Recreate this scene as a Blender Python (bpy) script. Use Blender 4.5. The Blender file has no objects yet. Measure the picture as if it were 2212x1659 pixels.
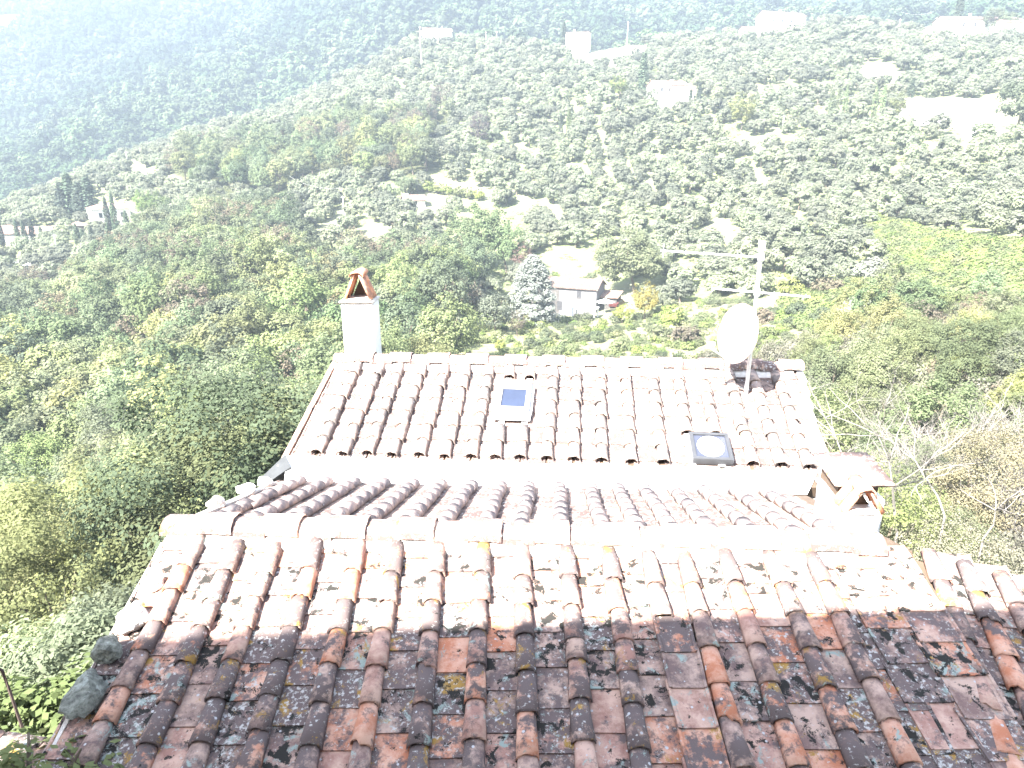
import bpy, math, random
import numpy as np
from mathutils import Vector, Matrix

rnd = random.Random(7)
rng = np.random.default_rng(7)
S = bpy.context.scene
COL = S.collection

# ------------------------------------------------------------------ camera
F = 1540.0                     # focal length for a 2212 px wide picture
TH = math.radians(18)
CW, CH = 2212.0, 1659.0
cam_d = bpy.data.cameras.new('camera')
cam_d.sensor_width = 36
cam_d.lens = 36 * F / CW
cam_d.clip_start = 0.05
cam_d.clip_end = 12000
cam = bpy.data.objects.new('camera', cam_d)
COL.objects.link(cam)
cam.location = (0, 0, 0)
cam.rotation_euler = (math.radians(90) - TH, 0, 0)
S.camera = cam
S.render.resolution_x, S.render.resolution_y = 1024, 768

# ------------------------------------------------------------------ light
SUN_EL = math.radians(46)
SUN_BACK = math.radians(44)     # the sun stands behind the camera, to its left
sun_to = Vector((-math.sin(SUN_BACK) * math.cos(SUN_EL), -math.cos(SUN_BACK) * math.cos(SUN_EL), math.sin(SUN_EL)))
W = bpy.data.worlds.new('World')
S.world = W
W.use_nodes = True
nt = W.node_tree
sky = nt.nodes.new('ShaderNodeTexSky')
sky.sky_type = 'NISHITA'
sky.sun_disc = False
sky.sun_elevation = SUN_EL
sky.sun_rotation = math.atan2(sun_to.x, sun_to.y)
sky.air_density = 1.0
sky.dust_density = 1.2
bg = nt.nodes['Background']
bg.inputs['Strength'].default_value = 0.098
hsv = nt.nodes.new('ShaderNodeHueSaturation')
hsv.inputs['Saturation'].default_value = 0.6
nt.links.new(sky.outputs[0], hsv.inputs['Color'])
nt.links.new(hsv.outputs[0], bg.inputs[0])
sd = bpy.data.lights.new('sun', 'SUN')
sd.energy = 5.0
sd.angle = math.radians(0.6)
sd.color = (1.0, 0.955, 0.88)
sun = bpy.data.objects.new('sun', sd)
COL.objects.link(sun)
sun.rotation_euler = sun_to.to_track_quat('Z', 'Y').to_euler()
S.view_settings.view_transform = 'Standard'
S.view_settings.look = 'None'
S.view_settings.gamma = 1
S.view_settings.use_curve_mapping = False
S.view_settings.exposure = 3.62
S.cycles.max_bounces = 5
S.cycles.diffuse_bounces = 4
S.cycles.glossy_bounces = 2
S.cycles.transmission_bounces = 2
S.cycles.volume_bounces = 1
S.cycles.transparent_max_bounces = 4
S.cycles.use_denoising = True
HAZE_DENSITY = 0.00095

# ------------------------------------------------------------------ measuring helpers
FW = np.array([0, math.cos(TH), -math.sin(TH)])
UP = np.array([0, math.sin(TH), math.cos(TH)])
RT = np.array([1.0, 0, 0])
def ray(x, y):
    return RT * (x - 1106) / F - UP * (y - 829.5) / F + FW
def at(x, y, z):
    """the point at depth z along the line of sight through (x, y)"""
    return ray(x, y) * z
def unit(v):
    v = np.asarray(v, float)
    return v / np.linalg.norm(v)
def proj(p):
    p = np.asarray(p, float)
    z = p @ FW
    return 1106 + F * (p @ RT) / z, 829.5 - F * (p @ UP) / z
def azdir(a):
    a = math.radians(a)
    return np.array([math.sin(a), math.cos(a), 0.0])

class Slope:
    """a roof slope: origin, ridge direction, down-slope direction, normal"""
    def __init__(s, O, eu, ew):
        s.O, s.eu, s.ew = np.asarray(O, float), unit(eu), unit(ew)
        n = np.cross(s.eu, -s.ew)
        s.n = unit(n if n[2] > 0 else -n)
        s.M = np.stack([s.eu, s.ew, s.n], 1)
    def P(s, u, w, h=0.0):
        return s.O + s.eu * u + s.ew * w + s.n * h
    def uw(s, p):
        return np.linalg.solve(s.M, np.asarray(p) - s.O)
    def hit(s, x, y):
        d = ray(x, y)
        t = (s.O @ s.n) / (d @ s.n)
        return s.uw(d * t)
    def frame(s, u, w, h=0.0, yaw=0.0, pitch=0.0, roll=0.0):
        Y = -s.ew
        Z = s.n
        X = np.cross(Y, Z)
        Rm = Matrix(((X[0], Y[0], Z[0]), (X[1], Y[1], Z[1]), (X[2], Y[2], Z[2])))
        p = s.P(u, w, h)
        return Matrix.Translation(Vector(p)) @ Rm.to_4x4() @ Matrix.Rotation(yaw, 4, 'Z') @ Matrix.Rotation(pitch, 4, 'X') @ Matrix.Rotation(roll, 4, 'Y')

# ------------------------------------------------------------------ mesh helpers
class MB:
    def __init__(s):
        s.v, s.f, s.m = [], [], []
    def add(s, vs, fs, mi=0):
        b = len(s.v)
        s.v += [tuple(map(float, v)) for v in vs]
        s.f += [tuple(b + i for i in f) for f in fs]
        s.m += [mi] * len(fs)
    def box(s, x0, x1, y0, y1, z0, z1, mi=0, M=None):
        vs = [(x, y, z) for z in (z0, z1) for y in (y0, y1) for x in (x0, x1)]
        if M is not None:
            vs = [M @ Vector(v) for v in vs]
        s.add(vs, [(0, 2, 3, 1), (4, 5, 7, 6), (0, 1, 5, 4), (2, 6, 7, 3), (0, 4, 6, 2), (1, 3, 7, 5)], mi)
    def tube(s, pts, rads, n=6, mi=0, cap=True):
        pts = [Vector(p) for p in pts]
        rings = []
        for i, p in enumerate(pts):
            d = (pts[min(i + 1, len(pts) - 1)] - pts[max(i - 1, 0)]).normalized()
            a = d.cross(Vector((0, 0, 1)))
            if a.length < 0.05:
                a = d.cross(Vector((1, 0, 0)))
            a.normalize()
            b = d.cross(a)
            rings.append([p + (a * math.cos(2 * math.pi * k / n) + b * math.sin(2 * math.pi * k / n)) * rads[i] for k in range(n)])
        vs = [v for r_ in rings for v in r_]
        fs = []
        for i in range(len(pts) - 1):
            for k in range(n):
                fs.append((i * n + k, i * n + (k + 1) % n, (i + 1) * n + (k + 1) % n, (i + 1) * n + k))
        if cap:
            fs.append(tuple(range(n)))
            fs.append(tuple((len(pts) - 1) * n + k for k in reversed(range(n))))
        s.add(vs, fs, mi)
    def mesh(s, name, mats, smooth=False, bevel=0):
        me = bpy.data.meshes.new(name)
        me.from_pydata(s.v, [], s.f)
        for m in mats:
            me.materials.append(m)
        me.polygons.foreach_set('material_index', s.m)
        if smooth:
            me.polygons.foreach_set('use_smooth', [True] * len(me.polygons))
        me.update()
        return me

def link(name, me, parent=None, M=None):
    o = bpy.data.objects.new(name, me)
    COL.objects.link(o)
    if parent is not None:
        o.parent = parent
        o.matrix_parent_inverse = INV.get(parent.name) or Matrix()
    if M is not None:
        o.matrix_basis = M
    return o
INV = {}
def empty(name, M=None):
    o = bpy.data.objects.new(name, None)
    COL.objects.link(o)
    o.empty_display_size = 0.3
    if M is not None:
        o.matrix_basis = M
    return o
def wchild(name, me, parent, M=None):
    """child given in world coordinates"""
    o = bpy.data.objects.new(name, me)
    COL.objects.link(o)
    o.parent = parent
    PW = Matrix()
    chain = []
    p = parent
    while p is not None:
        chain.append(p)
        p = p.parent
    for p in reversed(chain):
        PW = PW @ p.matrix_parent_inverse @ p.matrix_basis
    o.matrix_parent_inverse = PW.inverted()
    if M is not None:
        o.matrix_basis = M
    return o
def tag(o, label=None, cat=None, group=None, kind=None):
    if label: o['label'] = label
    if cat: o['category'] = cat
    if group: o['group'] = group
    if kind: o['kind'] = kind
    return o

# ------------------------------------------------------------------ materials
def new_mat(name):
    m = bpy.data.materials.new(name)
    m.use_nodes = True
    t = m.node_tree
    t.nodes.clear()
    out = t.nodes.new('ShaderNodeOutputMaterial')
    return m, t, out
class NB:
    """tiny node builder"""
    def __init__(s, t):
        s.t = t
    def n(s, typ, **kw):
        x = s.t.nodes.new(typ)
        for k, v in kw.items():
            setattr(x, k, v)
        return x
    def l(s, a, b):
        s.t.links.new(a, b)
    def noise(s, vec, scale, detail=3, rough=0.55, dist=0.0):
        x = s.n('ShaderNodeTexNoise')
        x.inputs['Scale'].default_value = scale
        x.inputs['Detail'].default_value = detail
        x.inputs['Roughness'].default_value = rough
        x.inputs['Distortion'].default_value = dist
        s.l(vec, x.inputs['Vector'])
        return x.outputs['Fac']
    def ramp(s, fac, stops, interp='LINEAR'):
        x = s.n('ShaderNodeValToRGB')
        x.color_ramp.interpolation = interp
        e = x.color_ramp.elements
        while len(e) < len(stops):
            e.new(0.5)
        for i, (p, c) in enumerate(stops):
            e[i].position = p
            e[i].color = (*c, 1) if len(c) == 3 else c
        s.l(fac, x.inputs[0])
        return x.outputs[0]
    def thr(s, fac, a, b):
        x = s.n('ShaderNodeMapRange')
        x.inputs['From Min'].default_value = a
        x.inputs['From Max'].default_value = b
        s.l(fac, x.inputs['Value'])
        return x.outputs[0]
    def mix(s, fac, a, b, blend='MIX'):
        x = s.n('ShaderNodeMix', data_type='RGBA', blend_type=blend)
        for val, sock in ((fac, x.inputs[0]), (a, x.inputs[6]), (b, x.inputs[7])):
            if isinstance(val, (int, float)):
                sock.default_value = val
            elif isinstance(val, tuple):
                sock.default_value = (*val, 1)
            else:
                s.l(val, sock)
        return x.outputs[2]
    def math(s, op, a, b=None, clamp=False):
        x = s.n('ShaderNodeMath', operation=op, use_clamp=clamp)
        for i, val in enumerate((a, b)):
            if val is None: continue
            if isinstance(val, (int, float)):
                x.inputs[i].default_value = val
            else:
                s.l(val, x.inputs[i])
        return x.outputs[0]
    def objvec(s, mul=23.0):
        """object coordinates shifted per object, so that copies do not repeat"""
        tc = s.n('ShaderNodeTexCoord')
        oi = s.n('ShaderNodeObjectInfo')
        a = s.n('ShaderNodeVectorMath', operation='ADD')
        c = s.n('ShaderNodeCombineXYZ')
        r = s.math('MULTIPLY', oi.outputs['Random'], mul)
        r2 = s.math('MULTIPLY', oi.outputs['Random'], mul * 7.3)
        s.l(r, c.inputs[0]); s.l(r2, c.inputs[1]); s.l(r, c.inputs[2])
        s.l(tc.outputs['Object'], a.inputs[0]); s.l(c.outputs[0], a.inputs[1])
        return a.outputs[0], oi
    def bsdf(s, out, col, rough=0.9, bump=None, bstr=0.3, bdist=0.01, metallic=0.0, spec=0.3):
        b = s.n('ShaderNodeBsdfPrincipled')
        if isinstance(col, tuple):
            b.inputs['Base Color'].default_value = (*col, 1)
        else:
            s.l(col, b.inputs['Base Color'])
        b.inputs['Roughness'].default_value = rough
        b.inputs['Metallic'].default_value = metallic
        b.inputs['Specular IOR Level'].default_value = spec
        if bump is not None:
            bp = s.n('ShaderNodeBump')
            bp.inputs['Strength'].default_value = bstr
            bp.inputs['Distance'].default_value = bdist
            s.l(bump, bp.inputs['Height'])
            s.l(bp.outputs[0], b.inputs['Normal'])
        s.l(b.outputs[0], out.inputs[0])
        return b

def tile_mat(name, base, patina, pat_c, white, teal, mustard, moss, spot=True):
    """weathered clay: base is the list of clay colours picked per tile"""
    m, t, out = new_mat(name)
    N = NB(t)
    v, oi = N.objvec()
    col = N.ramp(oi.outputs['Random'], base, 'CONSTANT')
    f = N.noise(v, 5, 5, 0.7)
    col = N.mix(N.thr(f, 0.4, 0.62), col, N.mix(0.5, col, (0.62, 0.45, 0.36)))
    # grey brown weathering film, its amount differs from tile to tile
    r2 = N.math('FRACT', N.math('MULTIPLY', oi.outputs['Random'], 17.77))
    f = N.math('ADD', N.noise(v, 7, 6, 0.72), N.math('MULTIPLY', r2, 0.26))
    col = N.mix(N.thr(f, 0.72 - patina * 0.3, 0.80 - patina * 0.25), col, pat_c)
    r3 = N.math('FRACT', N.math('MULTIPLY', oi.outputs['Random'], 41.3))
    def patch(col, sc, amount, c, soft=0.02, r=r3, det=5, dist=0.3, sc2=60):
        f = N.math('ADD', N.noise(v, sc, det, 0.6, dist), N.math('MULTIPLY', r, 0.12))
        f2 = N.noise(v, sc2, 3, 0.7)
        f = N.math('ADD', f, N.math('MULTIPLY', N.math('SUBTRACT', f2, 0.5), 0.25))
        return N.mix(N.thr(f, amount, amount + soft), col, c)
    if teal < 1: col = patch(col, 6.3, teal, (0.22, 0.27, 0.25), 0.06, r3, 6, 0.8, 110)
    if mustard < 1: col = patch(col, 4.1, mustard, (0.28, 0.17, 0.05), 0.05, r2, 5, 0.6, 90)
    if white < 1: col = patch(col, 27, white, (0.37, 0.36, 0.345), 0.08, r2, 6, 0.3, 130)
    if moss < 1: col = patch(col, 8.0, moss, (0.024, 0.023, 0.021), 0.04, r3, 6, 0.5, 90)
    if spot:
        vo = N.n('ShaderNodeTexVoronoi')
        vo.inputs['Scale'].default_value = 15
        N.l(v, vo.inputs['Vector'])
        sp = N.thr(vo.outputs['Distance'], 0.20, 0.16)
        sel = N.n('ShaderNodeSeparateColor')
        N.l(vo.outputs['Color'], sel.inputs[0])
        pick = N.thr(sel.outputs[0], 0.80, 0.81)
        col = N.mix(N.math('MULTIPLY', sp, pick), col, (0.36, 0.36, 0.37))
    N.bsdf(out, col, 0.92, N.math('ADD', N.noise(v, 45, 4, 0.7), N.noise(v, 9, 3)), 0.55, 0.006, spec=0.15)
    return m

CLAY = [(0, (0.36, 0.145, 0.085)), (0.20, (0.24, 0.135, 0.11)), (0.34, (0.16, 0.105, 0.095)), (0.55, (0.26, 0.145, 0.12)), (0.75, (0.13, 0.09, 0.085)), (0.92, (0.34, 0.15, 0.095))]
CLAY_DULL = [(0, (0.19, 0.155, 0.145)), (0.3, (0.165, 0.14, 0.132)), (0.6, (0.21, 0.165, 0.15)), (0.85, (0.155, 0.13, 0.124))]
CLAY_PALE = [(0, (0.42, 0.27, 0.21)), (0.3, (0.38, 0.26, 0.22)), (0.6, (0.44, 0.31, 0.25)), (0.85, (0.36, 0.22, 0.17))]
M_COVER = tile_mat('clay_cover_weathered', CLAY, 0.47, (0.105, 0.082, 0.080), 0.70, 0.70, 0.72, 0.74)
M_PAN = tile_mat('clay_pan_mossy', CLAY, 0.48, (0.115, 0.088, 0.085), 0.642, 0.665, 0.685, 0.63)
M_COVER_B = tile_mat('clay_cover_pale', CLAY_DULL, 0.35, (0.12, 0.103, 0.098), 0.72, 1, 0.80, 0.82)
M_PAN_B = tile_mat('clay_pan_pale', [(0, (0.15, 0.115, 0.105)), (0.4, (0.13, 0.098, 0.09)), (0.75, (0.17, 0.135, 0.125))], 0.40, (0.095, 0.070, 0.066), 0.66, 1, 0.78, 0.80)
M_COVER_C = tile_mat('clay_cover_grey', [(0, (0.21, 0.17, 0.165)), (0.5, (0.18, 0.15, 0.148))], 0.3, (0.15, 0.127, 0.127), 0.74, 1, 1, 0.78)
M_RIDGE = tile_mat('clay_ridge', CLAY_PALE, 0.6, (0.12, 0.085, 0.08), 0.64, 1, 0.72, 0.85)
M_CLAYNEW = tile_mat('clay_orange', [(0, (0.47, 0.19, 0.10)), (0.5, (0.42, 0.17, 0.09))], 0.1, (0.3, 0.17, 0.13), 0.75, 1, 1, 1, spot=False)

def simple(name, col, rough=0.9, sc=8, var=0.25, bump=0.2, metallic=0.0, spec=0.3, bdist=0.01, stain=None):
    m, t, out = new_mat(name)
    N = NB(t)
    v, oi = N.objvec()
    f = N.noise(v, sc, 5, 0.65)
    d = tuple(c * (1 - var) for c in col)
    c = N.mix(N.thr(f, 0.35, 0.65), d, col)
    if stain:
        c = N.mix(N.thr(N.noise(v, sc * 0.35, 6, 0.7, 0.5), 0.55, 0.7), c, stain)
    N.bsdf(out, c, rough, N.noise(v, sc * 5, 4) if bump else None, bump, bdist, metallic, spec)
    return m
M_PLASTER = simple('lime_plaster', (0.74, 0.73, 0.72), 0.9, 3, 0.12, 0.25, stain=(0.55, 0.54, 0.52))
M_MORTAR = simple('pale_mortar', (0.60, 0.56, 0.52), 0.95, 9, 0.3, 0.6, bdist=0.02)
M_STONE = simple('lichened_stone', (0.22, 0.23, 0.20), 0.95, 18, 0.7, 0.9, bdist=0.02, stain=(0.34, 0.37, 0.34))
M_WALL = simple('rubble_wall', (0.34, 0.30, 0.26), 0.95, 3, 0.4, 0.8, bdist=0.03)
M_WALLWHITE = simple('white_render', (0.78, 0.76, 0.72), 0.9, 0.6, 0.15, 0.1)
M_WALLSTONE = simple('stonework_and_shade', (0.10, 0.094, 0.09), 0.95, 1.6, 0.35, 0.5, bdist=0.05)
M_GREYWALL = simple('grey_render', (0.15, 0.145, 0.15), 0.9, .8, 0.2, 0.1)
M_LEAD = simple('pale_flashing', (0.62, 0.62, 0.62), 0.55, 5, 0.15, 0.1)
M_GREYMETAL = simple('grey_flashing', (0.05, 0.053, 0.056), 0.5, 5, 0.25, 0.1)
M_GALV = simple('galvanised_steel', (0.66, 0.67, 0.69), 0.42, 12, 0.15, 0.05, metallic=0.35)
M_DISH = simple('dish_paint', (0.82, 0.81, 0.79), 0.5, 2, 0.05, 0.0)
M_DARK = simple('dark_frame', (0.05, 0.052, 0.058), 0.45, 6, 0.2, 0.0)
M_CREAM = simple('cream_frame', (0.30, 0.29, 0.27), 0.5, 6, 0.12, 0.0)
M_SHUTTER = simple('dark_window', (0.06, 0.06, 0.065), 0.4, 3, 0.3, 0.0)
M_SHADOWWOOD = simple('dark_timber_and_shade', (0.10, 0.07, 0.05), 0.8, 4, 0.3, 0.2)  # timber of the decks; also painted shade inside the chimney caps
M_PINKROOF = tile_mat('far_clay_roof', [(0, (0.085, 0.048, 0.038)), (0.5, (0.075, 0.040, 0.031))], 0.2, (0.07, 0.052, 0.047), 0.8, 1, 1, 1, spot=False)
M_BARK = simple('bark', (0.16, 0.13, 0.10), 0.95, 6, 0.4, 0.4)
M_DEAD = simple('bleached_wood', (0.20, 0.185, 0.17), 0.9, 6, 0.2, 0.2)
M_POLE = simple('concrete_pole', (0.60, 0.59, 0.56), 0.9, 2, 0.15, 0.1)
M_ROD = simple('rusty_iron', (0.07, 0.05, 0.045), 0.8, 20, 0.4, 0.2)
M_BRICKRED = simple('red_brick_trim', (0.14, 0.055, 0.045), 0.9, 6, 0.3, 0.2)
M_WHITEPAINT = simple('white_paint', (0.8, 0.8, 0.8), 0.5, 3, 0.06, 0.0)
M_REDPAINT = simple('red_paint', (0.07, 0.02, 0.018), 0.5, 3, 0.06, 0.0)
M_BLUEPAINT = simple('blue_plastic', (0.25, 0.38, 0.5), 0.5, 3, 0.06, 0.0)

def glass_mat(name, col, rough=0.04):
    m, t, out = new_mat(name)
    N = NB(t)
    v, oi = N.objvec()
    c = N.mix(N.thr(N.noise(v, 3, 3), 0.4, 0.6), col, tuple(x * 1.15 for x in col))
    b = N.bsdf(out, c, rough, None, metallic=0.0, spec=0.5)
    return m
M_GLASS = glass_mat('skylight_glass', (0.026, 0.034, 0.060), 0.12)  # blue of the reflected sky is put into the base colour
M_GLASSG = glass_mat('tunnel_glass', (0.04, 0.045, 0.065), 0.15)

def leaf_mat(name, c1, c2, trans=0.25, sc=1.2, tip=None, stand=0.0):
    m, t, out = new_mat(name)
    N = NB(t)
    v, oi = N.objvec(31)
    f = N.noise(v, sc, 4, 0.6)
    col = N.mix(N.thr(f, 0.33, 0.66), c1, c2)
    if tip:
        col = N.mix(N.thr(N.noise(v, sc * 0.7, 3, 0.6), 0.60, 0.72), col, tip)
    hs = N.n('ShaderNodeHueSaturation')
    r2 = N.math('FRACT', N.math('MULTIPLY', oi.outputs['Random'], 9.77))
    N.l(N.math('ADD', 0.487, N.math('MULTIPLY', oi.outputs['Random'], 0.026)), hs.inputs['Hue'])
    N.l(N.math('ADD', 0.72, N.math('MULTIPLY', r2, 0.56)), hs.inputs['Value'])
    N.l(N.math('ADD', 0.65, N.math('MULTIPLY', r2, 0.35)), hs.inputs['Saturation'])
    N.l(col, hs.inputs['Color'])
    col = N.mix(1.0, hs.outputs[0], oi.outputs['Color'], 'MULTIPLY')
    if stand:      # stands of darker and lighter species across the hillside
        g = N.noise(oi.outputs['Location'], stand, 3, 0.6)
        col = N.mix(N.thr(g, 0.38, 0.62), N.mix(1.0, col, (0.52, 0.60, 0.62), 'MULTIPLY'), N.mix(1.0, col, (1.28, 1.27, 1.16), 'MULTIPLY'))
    d = N.n('ShaderNodeBsdfDiffuse')
    tr = N.n('ShaderNodeBsdfTranslucent')
    N.l(col, d.inputs[0]); N.l(col, tr.inputs[0])
    mx = N.n('ShaderNodeMixShader')
    mx.inputs[0].default_value = trans
    N.l(d.outputs[0], mx.inputs[1]); N.l(tr.outputs[0], mx.inputs[2])
    N.l(mx.outputs[0], out.inputs[0])
    return m
L_OLIVE = leaf_mat('olive_leaves', (0.148, 0.170, 0.104), (0.228, 0.250, 0.165), 0.5)
L_WOOD = leaf_mat('wood_leaves', (0.120, 0.142, 0.075), (0.200, 0.222, 0.120), 0.45, 0.8, stand=0.045)
L_OAK = leaf_mat('oak_leaves', (0.100, 0.128, 0.070), (0.170, 0.200, 0.110), 0.4, 1.0)
L_ACACIA = leaf_mat('acacia_leaves', (0.105, 0.145, 0.075), (0.165, 0.210, 0.110), 0.45, 0.9)
L_RUST = leaf_mat('autumn_leaves', (0.125, 0.108, 0.070), (0.17, 0.140, 0.095), 0.4, 0.9)
L_YELLOW = leaf_mat('yellow_green_leaves', (0.13, 0.16, 0.04), (0.20, 0.22, 0.07), 0.35, 0.9)
L_CYPRESS = leaf_mat('cypress_leaves', (0.060, 0.085, 0.055), (0.095, 0.125, 0.075), 0.25, 1.5)
L_CEDAR = leaf_mat('blue_cedar_needles', (0.21, 0.235, 0.20), (0.30, 0.325, 0.285), 0.45, 1.5)
L_SILVER = leaf_mat('silver_shrub_leaves', (0.15, 0.17, 0.12), (0.24, 0.26, 0.19), 0.2, 1.5)
L_PLUM = leaf_mat('purple_leaves', (0.12, 0.06, 0.07), (0.17, 0.09, 0.09), 0.2, 1.5)
L_BRAMBLE = leaf_mat('bramble_leaves', (0.09, 0.125, 0.035), (0.15, 0.185, 0.06), 0.3, 0.25, tip=(0.18, 0.185, 0.07))
L_GRASS = leaf_mat('grass_blades', (0.17, 0.19, 0.07), (0.33, 0.32, 0.17), 0.3, 0.4)
L_TWIG = leaf_mat('dry_twigs', (0.105, 0.108, 0.070), (0.185, 0.175, 0.130), 0.3, 1.0)
L_FAR = leaf_mat('far_wood_leaves', (0.045, 0.072, 0.034), (0.082, 0.112, 0.052), 0.2, 0.3, stand=0.011)

# ------------------------------------------------------------------ terrain
BANDS = [
  # each band: list of (x, y or None, r, drop or v)
  [(-900, None, 3, -12), (2900, None, 3, -12)],
  [(-900, None, 16, -15), (0, None, 14, -14), (700, None, 12, -13), (1700, None, 12, -12), (2212, None, 13, -11.0), (2900, None, 13, -11)],
  [(-900, None, 45, -32), (0, None, 45, -28.5), (400, None, 46, -29.5), (800, None, 46, -28), (1106, None, 45, -28), (1500, None, 40, -24), (1850, None, 32, -17.5), (2212, None, 28, -15.2), (2900, None, 28, -15)],
  [(-900, 900, 95, 7), (0, 880, 95, 7), (400, 790, 92, 7), (700, 725, 92, 7), (900, 740, 92, 4), (1106, 770, 90, 1.5), (1500, 760, 88, 1.5), (1850, 770, 60, 3), (2212, 790, 50, 3), (2900, 800, 48, 3)],
  [(-900, 640, 190, 6), (0, 615, 190, 6), (400, 520, 172, 6), (640, 520, 165, 6), (860, 570, 155, 4), (1106, 660, 138, 0.5), (1245, 672, 140, 0.0), (1500, 625, 142, 0.8), (1850, 590, 122, 2.5), (2212, 560, 110, 2.5), (2900, 560, 105, 3)],
  [(-900, 545, 250, 1), (0, 530, 252, 1), (250, 490, 255, 0.5), (400, 425, 250, 2), (700, 440, 225, 2), (895, 452, 215, 0.3), (1106, 450, 218, 1), (1500, 430, 205, 1), (1850, 425, 192, 1.5), (2212, 415, 180, 1.5), (2900, 410, 175, 2)],
  [(-900, 500, 300, 1), (0, 468, 300, 1.5), (200, 385, 320, 1.5), (400, 312, 340, 1.5), (800, 205, 350, 1.5), (1106, 215, 310, 1.5), (1455, 213, 290, 0.3), (1800, 215, 280, 1), (2212, 215, 262, 1), (2900, 215, 260, 1)],
  [(-900, 490, 330, 2), (0, 450, 330, 2), (200, 365, 352, 2.5), (400, 286, 385, 2.5), (600, 232, 405, 2.5), (700, 182, 418, 2.5), (800, 132, 432, 3), (905, 70, 450, 3), (1106, 88, 425, 2), (1245, 106, 400, 1), (1400, 85, 425, 2), (1640, 62, 410, 2), (1760, 45, 415, 1), (1900, 52, 405, 2), (2060, 60, 395, 2), (2212, 62, 385, 1), (2900, 62, 380, 2)],
]
def _azr(x, y, r, vd):
    if y is None:
        return math.atan2((x - 1106) / F, math.cos(TH)), r, vd
    d = ray(x, y)
    hh = math.hypot(d[0], d[1])
    return math.atan2(d[0], d[1]), r, r * d[2] / hh - vd
PROF = []
for b in BANDS:
    e = np.array(sorted(_azr(*q) for q in b))
    PROF.append(e)
crest = PROF[-1]
dip = crest.copy(); dip[:, 1] += 110; dip[:, 2] -= np.array([30 if a < -0.15 else 14 for a in crest[:, 0]]); PROF.append(dip)
foot = crest.copy(); foot[:, 1] += 170
foot[:, 2] = foot[:, 1] * (crest[:, 2] / crest[:, 1]) - 6
PROF.append(foot)
for b in ([(-900, 260, 800, 6), (0, 235, 800, 6), (400, 130, 800, 6), (800, 20, 790, 6), (1106, -10, 780, 6), (1500, 5, 770, 6), (1850, 0, 770, 6), (2212, 10, 760, 6), (2900, 10, 760, 6)],
          [(-900, 10, 1150, 6), (0, -10, 1150, 6), (400, -30, 1120, 6), (800, -60, 1050, 6), (2900, -60, 1050, 6)],
          [(-900, None, 1700, 235), (2900, None, 1700, 240)],
          [(-900, None, 3900, 235), (2900, None, 3900, 240)]):
    PROF.append(np.array(sorted(_azr(*q) for q in b)))
AZM = 0.95
def _wrap(e, az):
    a = np.concatenate([e[:, 0], [e[0, 0] + 2 * math.pi]])
    out = []
    for c in (1, 2):
        v = np.concatenate([e[:, c], [e[0, c]]])
        x = np.where(az < e[0, 0], az + 2 * math.pi, az)
        out.append(np.interp(x, a, v))
    return out
def height(X, Y):
    X = np.atleast_1d(np.asarray(X, float)); Y = np.atleast_1d(np.asarray(Y, float))
    az = np.arctan2(X, Y); r = np.hypot(X, Y)
    R = []; V = []
    for e in PROF:
        a, b = _wrap(e, az)
        R.append(a); V.append(b)
    R = np.array(R); V = np.array(V)
    z = np.where(r <= R[0], V[0], V[-1])
    for i in range(len(R) - 1):
        k = (r > R[i]) & (r <= R[i + 1])
        t = (r - R[i]) / np.maximum(R[i + 1] - R[i], 1e-6)
        z = np.where(k, V[i] + (V[i + 1] - V[i]) * t, z)
    # relief
    fade = np.clip((r - 60) / 80, 0, 1)
    z = z + fade * 0.5 * (np.sin(X * 0.09 + 1.3) * np.cos(Y * 0.11) + 0.6 * np.sin(X * 0.21 + Y * 0.17))
    far = np.clip((r - 540) / 200, 0, 1)
    z = z + far * (17 * np.sin(X / 95.0 + 0.8 * np.sin(Y / 140.0)) * np.cos(Y / 210.0 + 0.6) + 7 * np.sin(X / 41.0 + Y / 67.0) + 20 * np.sin(X / 200.0 + Y / 330.0))
    return z
def H(x, y):
    return float(height(x, y)[0])
def ground_at(x, y, r0=20.0, near=True):
    """where the line of sight through (x, y) meets the ground"""
    d = ray(x, y); hh = math.hypot(d[0], d[1])
    rs = np.arange(r0, 2600, 1.0)
    X = d[0] / hh * rs; Y = d[1] / hh * rs; Z = d[2] / hh * rs
    g = height(X, Y)
    k = np.nonzero(g >= Z)[0]
    i = k[0] if len(k) else len(rs) - 1
    if near:
        cr = np.interp(math.atan2(d[0], d[1]), crest[:, 0], crest[:, 1]) - 4
        i = min(i, int(np.searchsorted(rs, cr)))
    return Vector((X[i], Y[i], g[i]))

def inpoly(px, py, poly):
    px = np.asarray(px); py = np.asarray(py)
    ins = np.zeros(px.shape, bool)
    n = len(poly)
    for i in range(n):
        x1, y1 = poly[i]; x2, y2 = poly[(i + 1) % n]
        c = ((y1 > py) != (y2 > py)) & (px < (x2 - x1) * (py - y1) / (y2 - y1 + 1e-9) + x1)
        ins ^= c
    return ins
def projn(X, Y, Z):
    P = np.stack([X, Y, Z], -1)
    z = P @ FW
    z = np.where(z < 1, 1, z)
    return 1106 + F * (P @ RT) / z, 829.5 - F * (P @ UP) / z

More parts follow.
